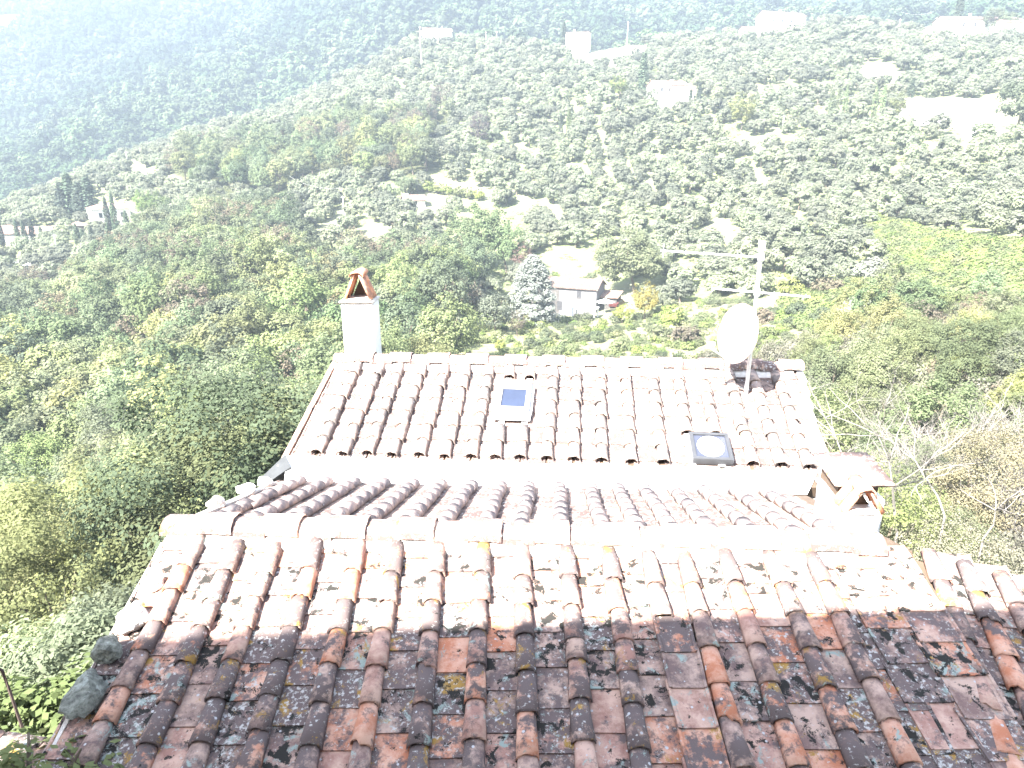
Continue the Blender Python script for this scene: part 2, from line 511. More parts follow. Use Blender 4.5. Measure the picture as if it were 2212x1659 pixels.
# areas of the view, as seen from the house, used to lay out which kind of growth stands where
WOOD_NEAR = [(-400, 700), (0, 680), (120, 640), (250, 590), (360, 500), (480, 478), (590, 485), (660, 540), (720, 620), (760, 600), (850, 570), (960, 590), (1050, 600), (1050, 640), (985, 690), (970, 760), (960, 1700), (-400, 1900)]
ACACIA = [(965, 470), (1010, 440), (1110, 450), (1140, 500), (1130, 570), (1080, 600), (1000, 590), (960, 540)]
WOOD_PATCH = [(370, 370), (430, 335), (560, 310), (760, 275), (900, 262), (960, 240), (985, 262), (900, 285), (935, 320), (950, 370), (870, 392), (760, 385), (640, 402), (560, 430), (420, 408)]
BRAMBLES = [(1850, 520), (1890, 470), (2000, 500), (2300, 540), (2600, 540), (2600, 740), (2212, 700), (2100, 690), (1950, 700), (1850, 715), (1760, 720), (1680, 690), (1700, 650), (1800, 620), (1900, 580)]
WOOD_RIGHT = [(1830, 700), (1900, 670), (1960, 680), (2100, 665), (2212, 680), (2900, 720), (2900, 1700), (1750, 1700), (1700, 760), (1780, 760)]
MEADOW = [(980, 700), (1100, 655), (1130, 610), (1090, 600), (1120, 560), (1300, 545), (1310, 700), (1460, 660), (1560, 650), (1700, 670), (1850, 700), (1780, 770), (1000, 790)]
CLEAR = [
  [(1115, 430), (1160, 440), (1230, 470), (1220, 485), (1120, 455)],
  [(1515, 470), (1560, 480), (1600, 515), (1585, 530), (1530, 505)],
  [(1850, 145), (1900, 138), (1980, 165), (1975, 185), (1850, 190), (1840, 165)],
  [(1620, 190), (1840, 182), (1840, 196), (1620, 208)],
  [(875, 430), (925, 415), (985, 432), (980, 462), (900, 475), (860, 462)],
  [(340, 385), (375, 378), (440, 405), (430, 418), (370, 400)],
  [(275, 345), (330, 370), (345, 392), (330, 392), (270, 360)],
  [(1260, 92), (1390, 95), (1400, 125), (1250, 128)],
  [(1240, 122), (1340, 122), (1345, 140), (1250, 150)],
  [(1540, 650), (1700, 640), (1700, 670), (1560, 680)],
  [(780, 495), (850, 478), (850, 500), (770, 545)],
  [(1395, 190), (1500, 180), (1500, 228), (1400, 228)],
  [(2010, 215), (2200, 210), (2180, 275), (2000, 275)],
  [(2110, 272), (2170, 272), (2170, 300), (2110, 300)],
  [(1185, 600), (1370, 610), (1360, 700), (1180, 700)],
  [(650, 515), (700, 480), (760, 430), (900, 390), (890, 402), (780, 440), (720, 520)],
  [(940, 385), (1060, 410), (1060, 432), (930, 410)],
  [(1640, 10), (1760, 10), (1760, 62), (1640, 62)],
  [(2060, 20), (2300, 20), (2300, 62), (2060, 62)],
  [(205, 440), (300, 440), (300, 505), (205, 505)],
  [(1560, 300), (1700, 310), (1700, 330), (1560, 325)],
]

def build_terrain():
    azs = np.concatenate([np.linspace(-0.95, 0.95, 300), np.linspace(0.95, 2 * math.pi - 0.95, 60)[1:-1]])
    rs = np.concatenate([[1.0, 4, 7, 10, 13, 17, 22, 28, 34, 40, 46], np.arange(52, 470, 6), np.arange(475, 1000, 18), np.arange(1020, 2600, 55), [2800, 3300, 3900, 5500]])
    A, R = np.meshgrid(azs, rs)
    X = np.sin(A) * R; Y = np.cos(A) * R
    Z = height(X.ravel(), Y.ravel()).reshape(X.shape)
    na, nr = len(azs), len(rs)
    v = np.stack([X, Y, Z], -1).reshape(-1, 3)
    fs = []
    for i in range(nr - 1):
        for j in range(na):
            k = (j + 1) % na
            fs.append((i * na + j, i * na + k, (i + 1) * na + k, (i + 1) * na + j))
    fs.append(tuple(range(na)))
    me = bpy.data.meshes.new('ground')
    me.from_pydata(v.tolist(), [], [f[::-1] for f in fs])
    px, py = projn(v[:, 0], v[:, 1], v[:, 2])
    r = np.hypot(v[:, 0], v[:, 1])
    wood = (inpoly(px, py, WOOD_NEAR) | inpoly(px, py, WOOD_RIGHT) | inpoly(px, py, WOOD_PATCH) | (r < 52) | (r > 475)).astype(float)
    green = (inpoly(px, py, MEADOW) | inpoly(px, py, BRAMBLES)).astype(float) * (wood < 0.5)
    bare = np.zeros(len(px))
    for c in CLEAR:
        bare = np.maximum(bare, inpoly(px, py, c) & (r > 52) & (r < 475))
    at_ = me.color_attributes.new('cover', 'FLOAT_COLOR', 'POINT')
    col = np.stack([wood, green, bare, np.ones(len(px))], -1).astype(np.float32)
    at_.data.foreach_set('color', col.ravel())
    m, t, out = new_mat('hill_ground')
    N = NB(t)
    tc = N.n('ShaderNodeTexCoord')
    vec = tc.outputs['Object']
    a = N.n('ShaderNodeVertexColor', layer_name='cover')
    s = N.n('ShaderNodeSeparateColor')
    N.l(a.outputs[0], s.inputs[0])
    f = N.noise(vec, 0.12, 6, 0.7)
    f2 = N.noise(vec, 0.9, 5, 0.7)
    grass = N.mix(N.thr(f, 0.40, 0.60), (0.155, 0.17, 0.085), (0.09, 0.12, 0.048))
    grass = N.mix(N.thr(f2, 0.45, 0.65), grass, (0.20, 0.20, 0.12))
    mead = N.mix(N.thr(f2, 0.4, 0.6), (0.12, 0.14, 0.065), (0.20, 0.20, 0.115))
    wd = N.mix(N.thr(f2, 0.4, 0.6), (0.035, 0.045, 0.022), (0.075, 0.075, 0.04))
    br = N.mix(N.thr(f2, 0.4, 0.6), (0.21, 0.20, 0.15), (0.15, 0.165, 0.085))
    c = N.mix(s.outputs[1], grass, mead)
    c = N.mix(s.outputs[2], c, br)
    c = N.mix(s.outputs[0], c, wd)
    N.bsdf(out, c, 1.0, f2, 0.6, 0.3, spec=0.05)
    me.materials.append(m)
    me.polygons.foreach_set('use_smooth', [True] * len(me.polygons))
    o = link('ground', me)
    tag(o, kind='structure')
    return o
build_terrain()

# ------------------------------------------------------------------ foliage meshes
def leaf_mesh(name, centres, radii, per, leaf, mat, seed, upbias=0.35, bumpy=0.0, core=None, aspect=1.5, rough=0.33, outw=0.6):
    g = np.random.default_rng(seed)
    n = len(centres)
    idx = np.repeat(np.arange(n), per)
    c = centres[idx]
    d = g.normal(size=(len(idx), 3)); d /= np.linalg.norm(d, axis=1)[:, None]
    rr = radii[idx] * (g.random(len(idx)) ** 0.45)[:, None]
    p = c + d * rr
    mid = centres.mean(0) if core is None else core
    nrm = (p - mid); nrm /= (np.linalg.norm(nrm, axis=1)[:, None] + 1e-6)
    nrm = nrm * outw + d * 0.7 + g.normal(size=p.shape) * rough + np.array([0, 0, upbias + 0.15])
    nrm /= np.linalg.norm(nrm, axis=1)[:, None]
    t = np.cross(nrm, g.normal(size=p.shape)); t /= np.linalg.norm(t, axis=1)[:, None]
    b = np.cross(nrm, t)
    s = leaf * (0.6 + 0.8 * g.random((len(idx), 1)))
    q = np.stack([p - t * s * aspect * 0.5, p - b * s * 0.5, p + t * s * aspect * 0.5, p + b * s * 0.5], 1).reshape(-1, 3)
    me = bpy.data.meshes.new(name)
    nv = len(q)
    me.vertices.add(nv); me.vertices.foreach_set('co', q.astype(np.float32).ravel())
    me.loops.add(nv); me.loops.foreach_set('vertex_index', np.arange(nv, dtype=np.int32))
    nf = nv // 4
    me.polygons.add(nf)
    me.polygons.foreach_set('loop_start', np.arange(0, nv, 4, dtype=np.int32))
    me.polygons.foreach_set('loop_total', np.full(nf, 4, dtype=np.int32))
    me.materials.append(mat)
    me.update(calc_edges=True)
    return me

def crown_centres(g, n, rx, rz, zc, lumps=6, amp=0.28, shell=0.5, low=-0.6):
    d = g.normal(size=(n * 3, 3)); d /= np.linalg.norm(d, axis=1)[:, None]
    d = d[d[:, 2] > low][:n]
    rad = np.ones(len(d)) * 0.86
    for _ in range(lumps):
        a = g.normal(size=3); a /= np.linalg.norm(a)
        rad += amp * np.clip(d @ a - 0.55, 0, 1) / 0.45 * g.uniform(0.4, 1.0)
    rad -= 0.12 * g.random(len(d))
    rad *= shell + (1 - shell) * g.random(len(d)) ** 0.5
    p = d * rad[:, None] * np.array([rx, rx, rz]) + np.array([0, 0, zc])
    return p

def crown(name, mat, seed, rx, rz, zc, n, per, leaf, cr, rough=0.33, outw=0.6, **kw):
    g = np.random.default_rng(seed)
    c = crown_centres(g, n, rx, rz, zc, **kw)
    rad = np.full((len(c), 1), cr) * (0.7 + 0.6 * g.random((len(c), 1)))
    rad = np.repeat(rad, 3, 1) * np.array([1, 1, 0.75])
    return leaf_mesh(name, c, rad, per, leaf, mat, seed + 1, core=np.array([0, 0, zc - rz * 0.4]), rough=rough, outw=outw)

def trunk_mb(seed, h, r0, spread, limbs=5, lean=0.1, lift=0.45):
    g = random.Random(seed)
    mb = MB()
    top = Vector((g.uniform(-lean, lean) * h, g.uniform(-lean, lean) * h, h * lift))
    mb.tube([(0, 0, -0.8), (top.x * 0.4, top.y * 0.4, h * lift * 0.45), top], [r0 * 1.25, r0 * 0.85, r0 * 0.7], 6)
    for k in range(limbs):
        a = 2 * math.pi * (k + g.random() * 0.6) / limbs
        e = Vector((math.cos(a) * spread * g.uniform(0.5, 0.85), math.sin(a) * spread * g.uniform(0.5, 0.85), h * g.uniform(0.65, 0.9)))
        m = top.lerp(e, 0.5) + Vector((0, 0, -0.05 * h))
        mb.tube([top - Vector((0, 0, 0.05)), m, e], [r0 * 0.5, r0 * 0.32, r0 * 0.1], 5)
    return mb

def join_tree(name, tr, cr):
    """trunk and crown in one mesh, for trees too small in view to show parts"""
    me = tr.mesh(name, [M_BARK])
    v0 = np.empty(len(me.vertices) * 3, np.float32); me.vertices.foreach_get('co', v0)
    v1 = np.empty(len(cr.vertices) * 3, np.float32); cr.vertices.foreach_get('co', v1)
    f0 = [tuple(p.vertices) for p in me.polygons]
    off = len(me.vertices)
    nf = len(cr.polygons)
    out = bpy.data.meshes.new(name)
    tot0 = [len(f) for f in f0]
    loops = [i for f in f0 for i in f]
    li = np.concatenate([np.array(loops, np.int32), np.arange(nf * 4, dtype=np.int32) + off])
    lt = np.concatenate([np.array(tot0, np.int32), np.full(nf, 4, np.int32)])
    ls = np.concatenate([[0], np.cumsum(lt)[:-1]]).astype(np.int32)
    vv = np.concatenate([v0, v1])
    out.vertices.add(len(vv) // 3); out.vertices.foreach_set('co', vv)
    out.loops.add(len(li)); out.loops.foreach_set('vertex_index', li)
    out.polygons.add(len(lt)); out.polygons.foreach_set('loop_start', ls); out.polygons.foreach_set('loop_total', lt)
    out.materials.append(M_BARK); out.materials.append(cr.materials[0])
    out.polygons.foreach_set('material_index', np.concatenate([np.zeros(len(f0), np.int32), np.ones(nf, np.int32)]))
    out.update(calc_edges=True)
    return out

# unit trees (height about 1 = real metres given)
OLIVES = []
for k in range(6):
    rx = 1.9 + 0.25 * (k % 3)
    cr = crown('olive_crown', L_OLIVE, 100 + k, rx, 1.55, 2.35, 80, 24, 0.27, 0.52, rough=0.2, outw=1.0, lumps=8, amp=0.35, shell=0.62, low=-0.75)
    OLIVES.append(join_tree('olive_tree', trunk_mb(200 + k, 3.6, 0.2, 1.6), cr))
def make_broad(mat, seed, n=110, per=34, leaf=0.26, big=1.0):
    cr = crown('crown', mat, seed, 3.3 * big, 3.3 * big, 5.4 * big, n, per, leaf, 0.85 * big, lumps=9, amp=0.42, shell=0.6, low=-0.8)
    tr = trunk_mb(seed + 50, 8.5 * big, 0.22 * big, 2.6 * big, limbs=6).mesh('trunk', [M_BARK])
    return cr, tr
BROAD_NEAR = [make_broad(L_WOOD, 300 + k, 170, 75, 0.15) for k in range(3)] + [make_broad(L_OAK, 310, 170, 75, 0.15)]
BROAD_FINE = [make_broad(L_WOOD, 315 + k, 190, 190, 0.085) for k in range(2)]
BROAD_PALE = [make_broad(L_TWIG, 370, 190, 150, 0.07), make_broad(L_WOOD, 372, 170, 130, 0.075)]
BROAD_MID = [make_broad(L_WOOD, 320 + k, 120, 34, 0.26) for k in range(3)] + [make_broad(L_OAK, 330, 120, 34, 0.26), make_broad(L_RUST, 331, 90, 26, 0.24), make_broad(L_ACACIA, 333, 120, 40, 0.24)]
ACAC = [make_broad(L_ACACIA, 340 + k, 130, 44, 0.22) for k in range(2)]
RUST = [make_broad(L_RUST, 350, 90, 30, 0.2)]
YELL = [make_broad(L_YELLOW, 355, 120, 34, 0.24)]
def cypress_mesh(name, seed, h=8.0, r=0.9, mat=None):
    g = np.random.default_rng(seed)
    n = 150
    z = g.random(n) ** 0.8
    rad = r * np.sin(np.clip(z * 0.93 + 0.10, 0, 1) * math.pi) ** 0.6 * (1 - 0.35 * z)
    a = g.random(n) * 2 * math.pi
    c = np.stack([np.cos(a) * rad * 0.75, np.sin(a) * rad * 0.75, z * h * 0.97 + 0.25], -1)
    rr = np.repeat(np.full((n, 1), 0.32 * r + 0.05), 3, 1) * np.array([1, 1, 2.2])
    me = leaf_mesh(name, c, rr, 16, 0.2, mat or L_CYPRESS, seed, core=np.array([0, 0, h * 0.4]), upbias=0.1)
    return me
CYP = [cypress_mesh('cypress_crown', 400 + k) for k in range(3)]
_t = MB(); _t.tube([(0, 0, -0.5), (0, 0, 1.0), (0, 0, 6)], [0.16, 0.13, 0.04], 6)
CYP_TRUNK = _t.mesh('cypress_trunk', [M_BARK])
SHRUB = [crown('shrub_crown', L_WOOD, 420 + k, 1.0, 0.8, 0.75, 60, 26, 0.13, 0.33, lumps=6, amp=0.4, low=-0.5) for k in range(2)]
SHRUB_SILVER = crown('shrub_crown', L_SILVER, 430, 1.0, 0.85, 0.75, 60, 26, 0.13, 0.33, lumps=6, amp=0.4, low=-0.5)
SHRUB_YELLOW = crown('shrub_crown', L_YELLOW, 431, 1.0, 0.85, 0.75, 60, 24, 0.13, 0.33, lumps=6, amp=0.4, low=-0.5)
SHRUB_PLUM = crown('shrub_crown', L_PLUM, 432, 1.0, 0.85, 0.75, 50, 20, 0.15, 0.33, lumps=6, amp=0.4, low=-0.5)
SHRUB_RUST = crown('shrub_crown', L_RUST, 433, 1.0, 0.85, 0.75, 50, 20, 0.15, 0.33, lumps=6, amp=0.4, low=-0.5)
_t = MB()
for k in range(5):
    a = k * 1.3
    _t.tube([(0, 0, -0.3), (math.cos(a) * 0.25, math.sin(a) * 0.25, 0.45), (math.cos(a) * 0.6, math.sin(a) * 0.6, 0.95)], [0.06, 0.04, 0.012], 5)
SHRUB_STEM = _t.mesh('shrub_stems', [M_BARK])

def set_tree(name, meshes, p, s, label, cat='tree', group=None, rz=None, color=None, sz=None, parts=('crown', 'trunk'), sink=0.0):
    """a tree: Empty at its foot with crown and trunk as parts"""
    p = Vector(p)
    M = Matrix.Translation(p - Vector((0, 0, sink))) @ Matrix.Rotation(rnd.random() * 6.283 if rz is None else rz, 4, 'Z') @ Matrix.Diagonal((s, s, sz or s, 1))
    e = empty(name, M)
    tag(e, label, cat, group)
    for nm, me in zip(parts, meshes):
        o = bpy.data.objects.new(nm, me)
        COL.objects.link(o)
        o.parent = e
        if color and nm == parts[0]:
            o.color = (*color, 1)
    return e
def set_single(name, me, p, s, label, cat, group=None, color=None, sz=None):
    o = bpy.data.objects.new(name, me)
    COL.objects.link(o)
    o.matrix_basis = Matrix.Translation(Vector(p)) @ Matrix.Rotation(rnd.random() * 6.283, 4, 'Z') @ Matrix.Diagonal((s, s, sz or s, 1))
    if color: o.color = (*color, 1)
    return tag(o, label, cat, group)

def scatter_stuff(name, pts, scales, sources, label, seed=1, cat=None):
    """one object of kind stuff: geometry nodes put the source meshes on its points"""
    me = bpy.data.meshes.new(name)
    me.from_pydata([tuple(map(float, p)) for p in pts], [], [])
    a = me.attributes.new('size', 'FLOAT_VECTOR', 'POINT')
    a.data.foreach_set('vector', np.asarray(scales, np.float32).ravel())
    b = me.attributes.new('turn', 'FLOAT_VECTOR', 'POINT')
    g = np.random.default_rng(seed)
    rot = np.zeros((len(pts), 3), np.float32); rot[:, 2] = g.random(len(pts)) * 6.283
    b.data.foreach_set('vector', rot.ravel())
    c = me.attributes.new('pick', 'INT', 'POINT')
    c.data.foreach_set('value', g.integers(0, len(sources), len(pts)).astype(np.int32))
    o = link(name, me)
    ng = bpy.data.node_groups.new(name + '_scatter', 'GeometryNodeTree')
    ng.interface.new_socket('Geometry', in_out='INPUT', socket_type='NodeSocketGeometry')
    ng.interface.new_socket('Geometry', in_out='OUTPUT', socket_type='NodeSocketGeometry')
    gi = ng.nodes.new('NodeGroupInput'); go = ng.nodes.new('NodeGroupOutput')
    ip = ng.nodes.new('GeometryNodeInstanceOnPoints')
    ip.inputs['Pick Instance'].default_value = True
    jn = ng.nodes.new('GeometryNodeJoinGeometry')
    for s in reversed(sources):
        src = bpy.data.objects.new(name + '_source', s)
        oi = ng.nodes.new('GeometryNodeObjectInfo')
        oi.inputs['Object'].default_value = src
        oi.inputs['As Instance'].default_value = True
        ng.links.new(oi.outputs['Geometry'], jn.inputs[0])
    ng.links.new(gi.outputs[0], ip.inputs['Points'])
    ng.links.new(jn.outputs[0], ip.inputs['Instance'])
    for attr, typ, sock in (('size', 'FLOAT_VECTOR', 'Scale'), ('turn', 'FLOAT_VECTOR', 'Rotation'), ('pick', 'INT', 'Instance Index')):
        na = ng.nodes.new('GeometryNodeInputNamedAttribute')
        na.data_type = typ
        na.inputs['Name'].default_value = attr
        ng.links.new(na.outputs['Attribute'], ip.inputs[sock])
    ng.links.new(ip.outputs[0], go.inputs[0])
    md = o.modifiers.new('scatter', 'NODES')
    md.node_group = ng
    tag(o, label, cat, kind='stuff')
    return o

# roofs and yards hide what lies behind them
ROOFSIL = [(330, 1659), (520, 1220), (740, 1080), (860, 880), (1580, 880), (1620, 1040), (1780, 1100), (1820, 1240), (2200, 1400), (2300, 1800), (60, 1800)]
def polar_points(rmin, rmax, step, azlim=0.78, jitter=0.45, seed=3):
    g = np.random.default_rng(seed)
    X, Y = np.meshgrid(np.arange(-rmax, rmax, step), np.arange(0, rmax, step))
    X = X + g.uniform(-jitter, jitter, X.shape) * step
    Y = Y + g.uniform(-jitter, jitter, Y.shape) * step
    X = X.ravel(); Y = Y.ravel()
    r = np.hypot(X, Y); az = np.arctan2(X, Y)
    k = (r > rmin) & (r < rmax) & (np.abs(az) < azlim)
    return X[k], Y[k]
def visible_filter(X, Y, Z, h):
    px, py = projn(X, Y, Z + h)
    return (px > -130) & (px < 2340) & (py < 1900) & (py > -80) & ~inpoly(px, py, ROOFSIL)

# keep-out circles round buildings and single trees (filled in below, before the scatter)
KEEP = []
def keep(p, r):
    KEEP.append((p[0], p[1], r))
def free(X, Y, pad=0.0):
    k = np.ones(len(X), bool)
    for (a, b, r) in KEEP:
        k &= np.hypot(X - a, Y - b) > r + pad
    return k

# ================================================================== the two tiled roofs
def cover_mesh(name, L=0.43, w0=0.155, w1=0.125, hgt=0.072, th=0.013, seed=0, mat=None, broken=False):
    """half-round cover tile; y = 0 is the lower (wider) end"""
    g = random.Random(seed)
    mb = MB()
    ns, nl = 8, 3
    def ring(y, w, h, inner):
        t = th if inner else 0
        out = []
        for k in range(ns + 1):
            a = math.pi * k / ns
            out.append((-(w / 2 - t) * math.cos(a), y, (h - t) * math.sin(a) ** 0.72 - (0.004 if inner else 0)))
        return out
    vs = []
    for inner in (False, True):
        for i in range(nl):
            f = i / (nl - 1)
            w = w0 + (w1 - w0) * f; h = hgt * (1 - 0.16 * f)
            r = ring(L * f, w, h, inner)
            if i == 0:
                r = [(x, y + g.uniform(0, 0.012) + (0.05 if broken and k < 4 else 0), z) for k, (x, y, z) in enumerate(r)]
            r = [(x * (1 + g.uniform(-.015, .015)), y, z * (1 + g.uniform(-.02, .02))) for x, y, z in r]
            vs += r
    q = ns + 1
    fs = []
    for i in range(nl - 1):
        for k in range(ns):
            a = i * q + k
            fs.append((a, a + 1, a + q + 1, a + q))
            b = nl * q + a
            fs.append((b + q, b + q + 1, b + 1, b))
    o = nl * q
    for k in range(ns):
        fs.append((k + 1, k, o + k, o + k + 1))
        e = (nl - 1) * q + k
        fs.append((e, e + 1, o + e + 1, o + e))
    for i in range(nl - 1):
        a = i * q; fs.append((a, a + q, o + a + q, o + a))
        a = i * q + ns; fs.append((a + q, a, o + a, o + a + q))
    mb.add(vs, fs)
    me = mb.mesh(name, [mat])
    sm = [True] * (2 * (nl - 1) * ns) + [False] * (len(me.polygons) - 2 * (nl - 1) * ns)
    me.polygons.foreach_set('use_smooth', sm)
    return me

def pan_mesh(name, L=0.44, wl=0.335, wu=0.375, th=0.018, rim=0.03, seed=0, mat=None):
    """flat pan tile with raised side rims; y = 0 is the lower end"""
    g = random.Random(seed)
    mb = MB()
    j = lambda s: g.uniform(-s, s)
    def prof(w):
        return [(-w / 2, 0), (-w / 2, rim), (-w / 2 + 0.022, rim), (-w / 2 + 0.03, th), (w / 2 - 0.03, th), (w / 2 - 0.022, rim), (w / 2, rim), (w / 2, 0)]
    rows = []
    for y, w in ((0, wl), (L * 0.5, (wl + wu) / 2), (L, wu)):
        rows.append([(x + j(.002), y + (j(.004) if y == 0 else 0), z + j(.002)) for x, z in prof(w)])
    vs = [v for r in rows for v in r]
    fs = []
    for i in (0, 1):
        for k in range(7):
            a = i * 8 + k
            fs.append((a, a + 8, a + 9, a + 1)[::-1])
        fs.append((i * 8 + 7, i * 8 + 15, i * 8 + 8, i * 8)[::-1])
    fs.append(tuple(range(8))[::-1]); fs.append(tuple(16 + k for k in range(8)))
    mb.add(vs, [f[::-1] for f in fs])
    return mb.mesh(name, [mat])

def ridge_mesh(name, L=0.40, w=0.34, h=0.13, th=0.018, seed=0, mat=None):
    """ridge tile lying along x"""
    g = random.Random(seed)
    mb = MB()
    ns = 8
    vs = []
    for inner in (0, 1):
        for x in (-L / 2, 0, L / 2):
            for k in range(ns + 1):
                a = math.pi * k / ns
                ww = w / 2 - inner * th; hh = h - inner * th
                ww *= 1.0 + (0.06 if x > 0 else 0)
                vs.append((x + g.uniform(-.004, .004), -ww * math.cos(a), hh * math.sin(a) ** 0.8 * (1 + g.uniform(-.02, .02))))
    q = ns + 1; o = 3 * q; fs = []
    for i in range(2):
        for k in range(ns):
            a = i * q + k
            fs += [(a, a + q, a + q + 1, a + 1), (o + a, o + a + 1, o + a + q + 1, o + a + q)]
        a = i * q; fs.append((a, o + a, o + a + q, a + q))
        a = i * q + ns; fs.append((a, a + q, o + a + q, o + a))
    for k in range(ns):
        fs.append((k, k + 1, o + k + 1, o + k)); e = 2 * q + k
        fs.append((e, o + e, o + e + 1, e + 1))
    mb.add(vs, [f[::-1] for f in fs])
    me = mb.mesh(name, [mat])
    return me

PA = Slope(at(1125, 1180, 7.1), azdir(93), -unit(ray(1095, -150)))
PB = Slope(at(1197, 795, 12.6), azdir(94), -unit(ray(1280, -285)))
_bk = unit(ray(1200, 785))
RA = -0.22
PC = Slope(PA.P(0, RA), azdir(93), _bk)               # falls away behind the ridge
_dd = -unit(ray(1500, -110))
_az = math.degrees(math.atan2(-_dd[0], -_dd[1]))
PD = Slope(PA.P(*PA.hit(1992, 1195)[:2], -0.10), azdir(_az + 90), _dd)

def slope_quad(P, pts, th, mats, mi_top=0):
    """a slab under the tiles from (u, w) corners"""
    mb = MB()
    n = len(pts)
    top = [P.P(u, w, -0.09) for u, w in pts]
    bot = [P.P(u, w, -0.09 - th) for u, w in pts]
    mb.add(top + bot, [tuple(range(n)), tuple(range(2 * n - 1, n - 1, -1))] + [(i, n + i, n + (i + 1) % n, (i + 1) % n) for i in range(n)])
    return mb

def fix_normals(me):
    import bmesh
    b = bmesh.new(); b.from_mesh(me); bmesh.ops.recalc_face_normals(b, faces=b.faces); b.to_mesh(me); b.free()
    return me

house_a = empty('tiled_house', Matrix.Translation((0, 5.5, -14)))
tag(house_a, 'nearest old tiled house with mossy clay roof, lower part in shade', 'house')
house_b = empty('tiled_house', Matrix.Translation((0.6, 11, -16)))
tag(house_b, 'second tiled house with paler clay roof, two skylights and white chimney', 'house')

COV_A = [cover_mesh('cover_tile', seed=k, mat=M_COVER, broken=(k == 4), w0=0.182 + 0.008 * (k % 3), w1=0.148, hgt=0.084) for k in range(6)]
COV_B = [cover_mesh('cover_tile', seed=20 + k, mat=M_COVER_B, w0=0.205, w1=0.165, hgt=0.098) for k in range(3)]
COV_C = [cover_mesh('cover_tile', seed=30 + k, mat=M_COVER_C, w0=0.19, w1=0.155, hgt=0.095) for k in range(3)]
PAN_A = [pan_mesh('pan_tile', seed=k, mat=M_PAN) for k in range(3)]
PAN_B = [pan_mesh('pan_tile', seed=k, mat=M_PAN_B) for k in range(3)]
RID = [ridge_mesh('ridge_tile', seed=k, mat=M_RIDGE) for k in range(3)]
PAN_FLAT = [pan_mesh('pan_tile', seed=9 + k, mat=M_COVER, wl=0.31, wu=0.33) for k in range(2)]
PAN_WIDE = [pan_mesh('pan_tile', seed=12 + k, mat=M_PAN, wl=0.40, wu=0.42) for k in range(2)]

# ---- wall blocks below the roofs
def prism(pts, z0, z1s):
    """walls from a plan outline: bottom at z0, top heights per corner"""
    mb = MB(); n = len(pts)
    mb.add([(x, y, z0) for x, y in pts] + [(x, y, z) for (x, y), z in zip(pts, z1s)],
           [tuple(range(n))[::-1], tuple(range(n, 2 * n))] + [(i, (i + 1) % n, n + (i + 1) % n, n + i) for i in range(n)])
    return mb
uL, uR = -3.66, 3.88            # left verge and right seam of the near roof
WEND = 2.7                      # its eave is below the picture
cv = PC.uw(PB.P(0, 0))          # valley between back slope and the farther roof
def valley(u):
    """w on the back slope where it meets the farther roof"""
    a = PC.P(u, 0); d = PC.ew
    # (a + d w - O_b) . n_b = 0
    return float(((PB.O - a) @ PB.n) / (d @ PB.n))
VL, VR = valley(uL - 0.1), valley(uR + 0.1)
c_pts = [PA.P(uL + .12, 0.1), PA.P(uR - .05, 0.1), PA.P(uR - .05, WEND - .35), PA.P(uL + .12, WEND - .35)]
w_a = prism([(p[0], p[1]) for p in c_pts], -14, [p[2] - 0.33 for p in c_pts])
q_pts = [PC.P(uL + .12, 0.05), PC.P(uR - .05, 0.05), PC.P(uR - .05, VR), PC.P(uL + .12, VL)]
w_a.v += []; 
fixed = fix_normals(w_a.mesh('wall', [M_WALL]))
wchild('wall', fixed, house_a)
w_c = prism([(p[0], p[1]) for p in q_pts], -14, [p[2] - 0.33 for p in q_pts])
wchild('wall', fix_normals(w_c.mesh('wall', [M_WALL])), house_a)
b_pts = [PB.P(-3.9, -0.1), PB.P(4.1, -0.1), PB.P(3.9, 2.75), PB.P(-3.85, 2.75)]
wchild('wall', fix_normals(prism([(p[0], p[1]) for p in b_pts], -16, [p[2] - 0.33 for p in b_pts]).mesh('wall', [M_WALL])), house_b)

deckA = wchild('roof_slope', fix_normals(slope_quad(PA, [(uL + .06, RA), (uR, RA), (uR - .03, WEND), (uL + .06, WEND)], 0.16, 0).mesh('roof_slope', [M_SHADOWWOOD])), house_a)
deckC = wchild('roof_slope', fix_normals(slope_quad(PC, [(uL + .06, -.05), (uR, -.05), (uR, VR), (uL + .06, VL)], 0.16, 0).mesh('roof_slope', [M_SHADOWWOOD])), house_a)
house_d = empty('tiled_house', Matrix.Translation((6.0, 5.5, -14)))
tag(house_d, 'tiled roof with slim rows adjoining the near roof at the right picture edge', 'house')
deckD = wchild('roof_slope', fix_normals(slope_quad(PD, [(-0.1, -0.12), (3.4, 0.6), (3.4, 3.2), (-0.1, 3.2)], 0.16, 0).mesh('roof_slope', [M_SHADOWWOOD])), house_d)
d_pts = [PD.P(0.1, 0.0), PD.P(3.3, .75), PD.P(3.3, 3.0), PD.P(0.1, 3.0)]
wchild('wall', fix_normals(prism([(p[0], p[1]) for p in d_pts], -14, [p[2] - 0.33 for p in d_pts]).mesh('wall', [M_WALL])), house_d)
deckB = wchild('roof_slope', fix_normals(slope_quad(PB, [(-3.98, -.22), (4.28, -.22), (3.96, 2.75), (-3.98, 2.75)], 0.18, 0).mesh('roof_slope', [M_SHADOWWOOD])), house_b)

def lay(parent, P, name, me, u, w, h, yaw=0, pitch=0, roll=0):
    return wchild(name, me, parent, P.frame(u, w, h, yaw, pitch, roll))

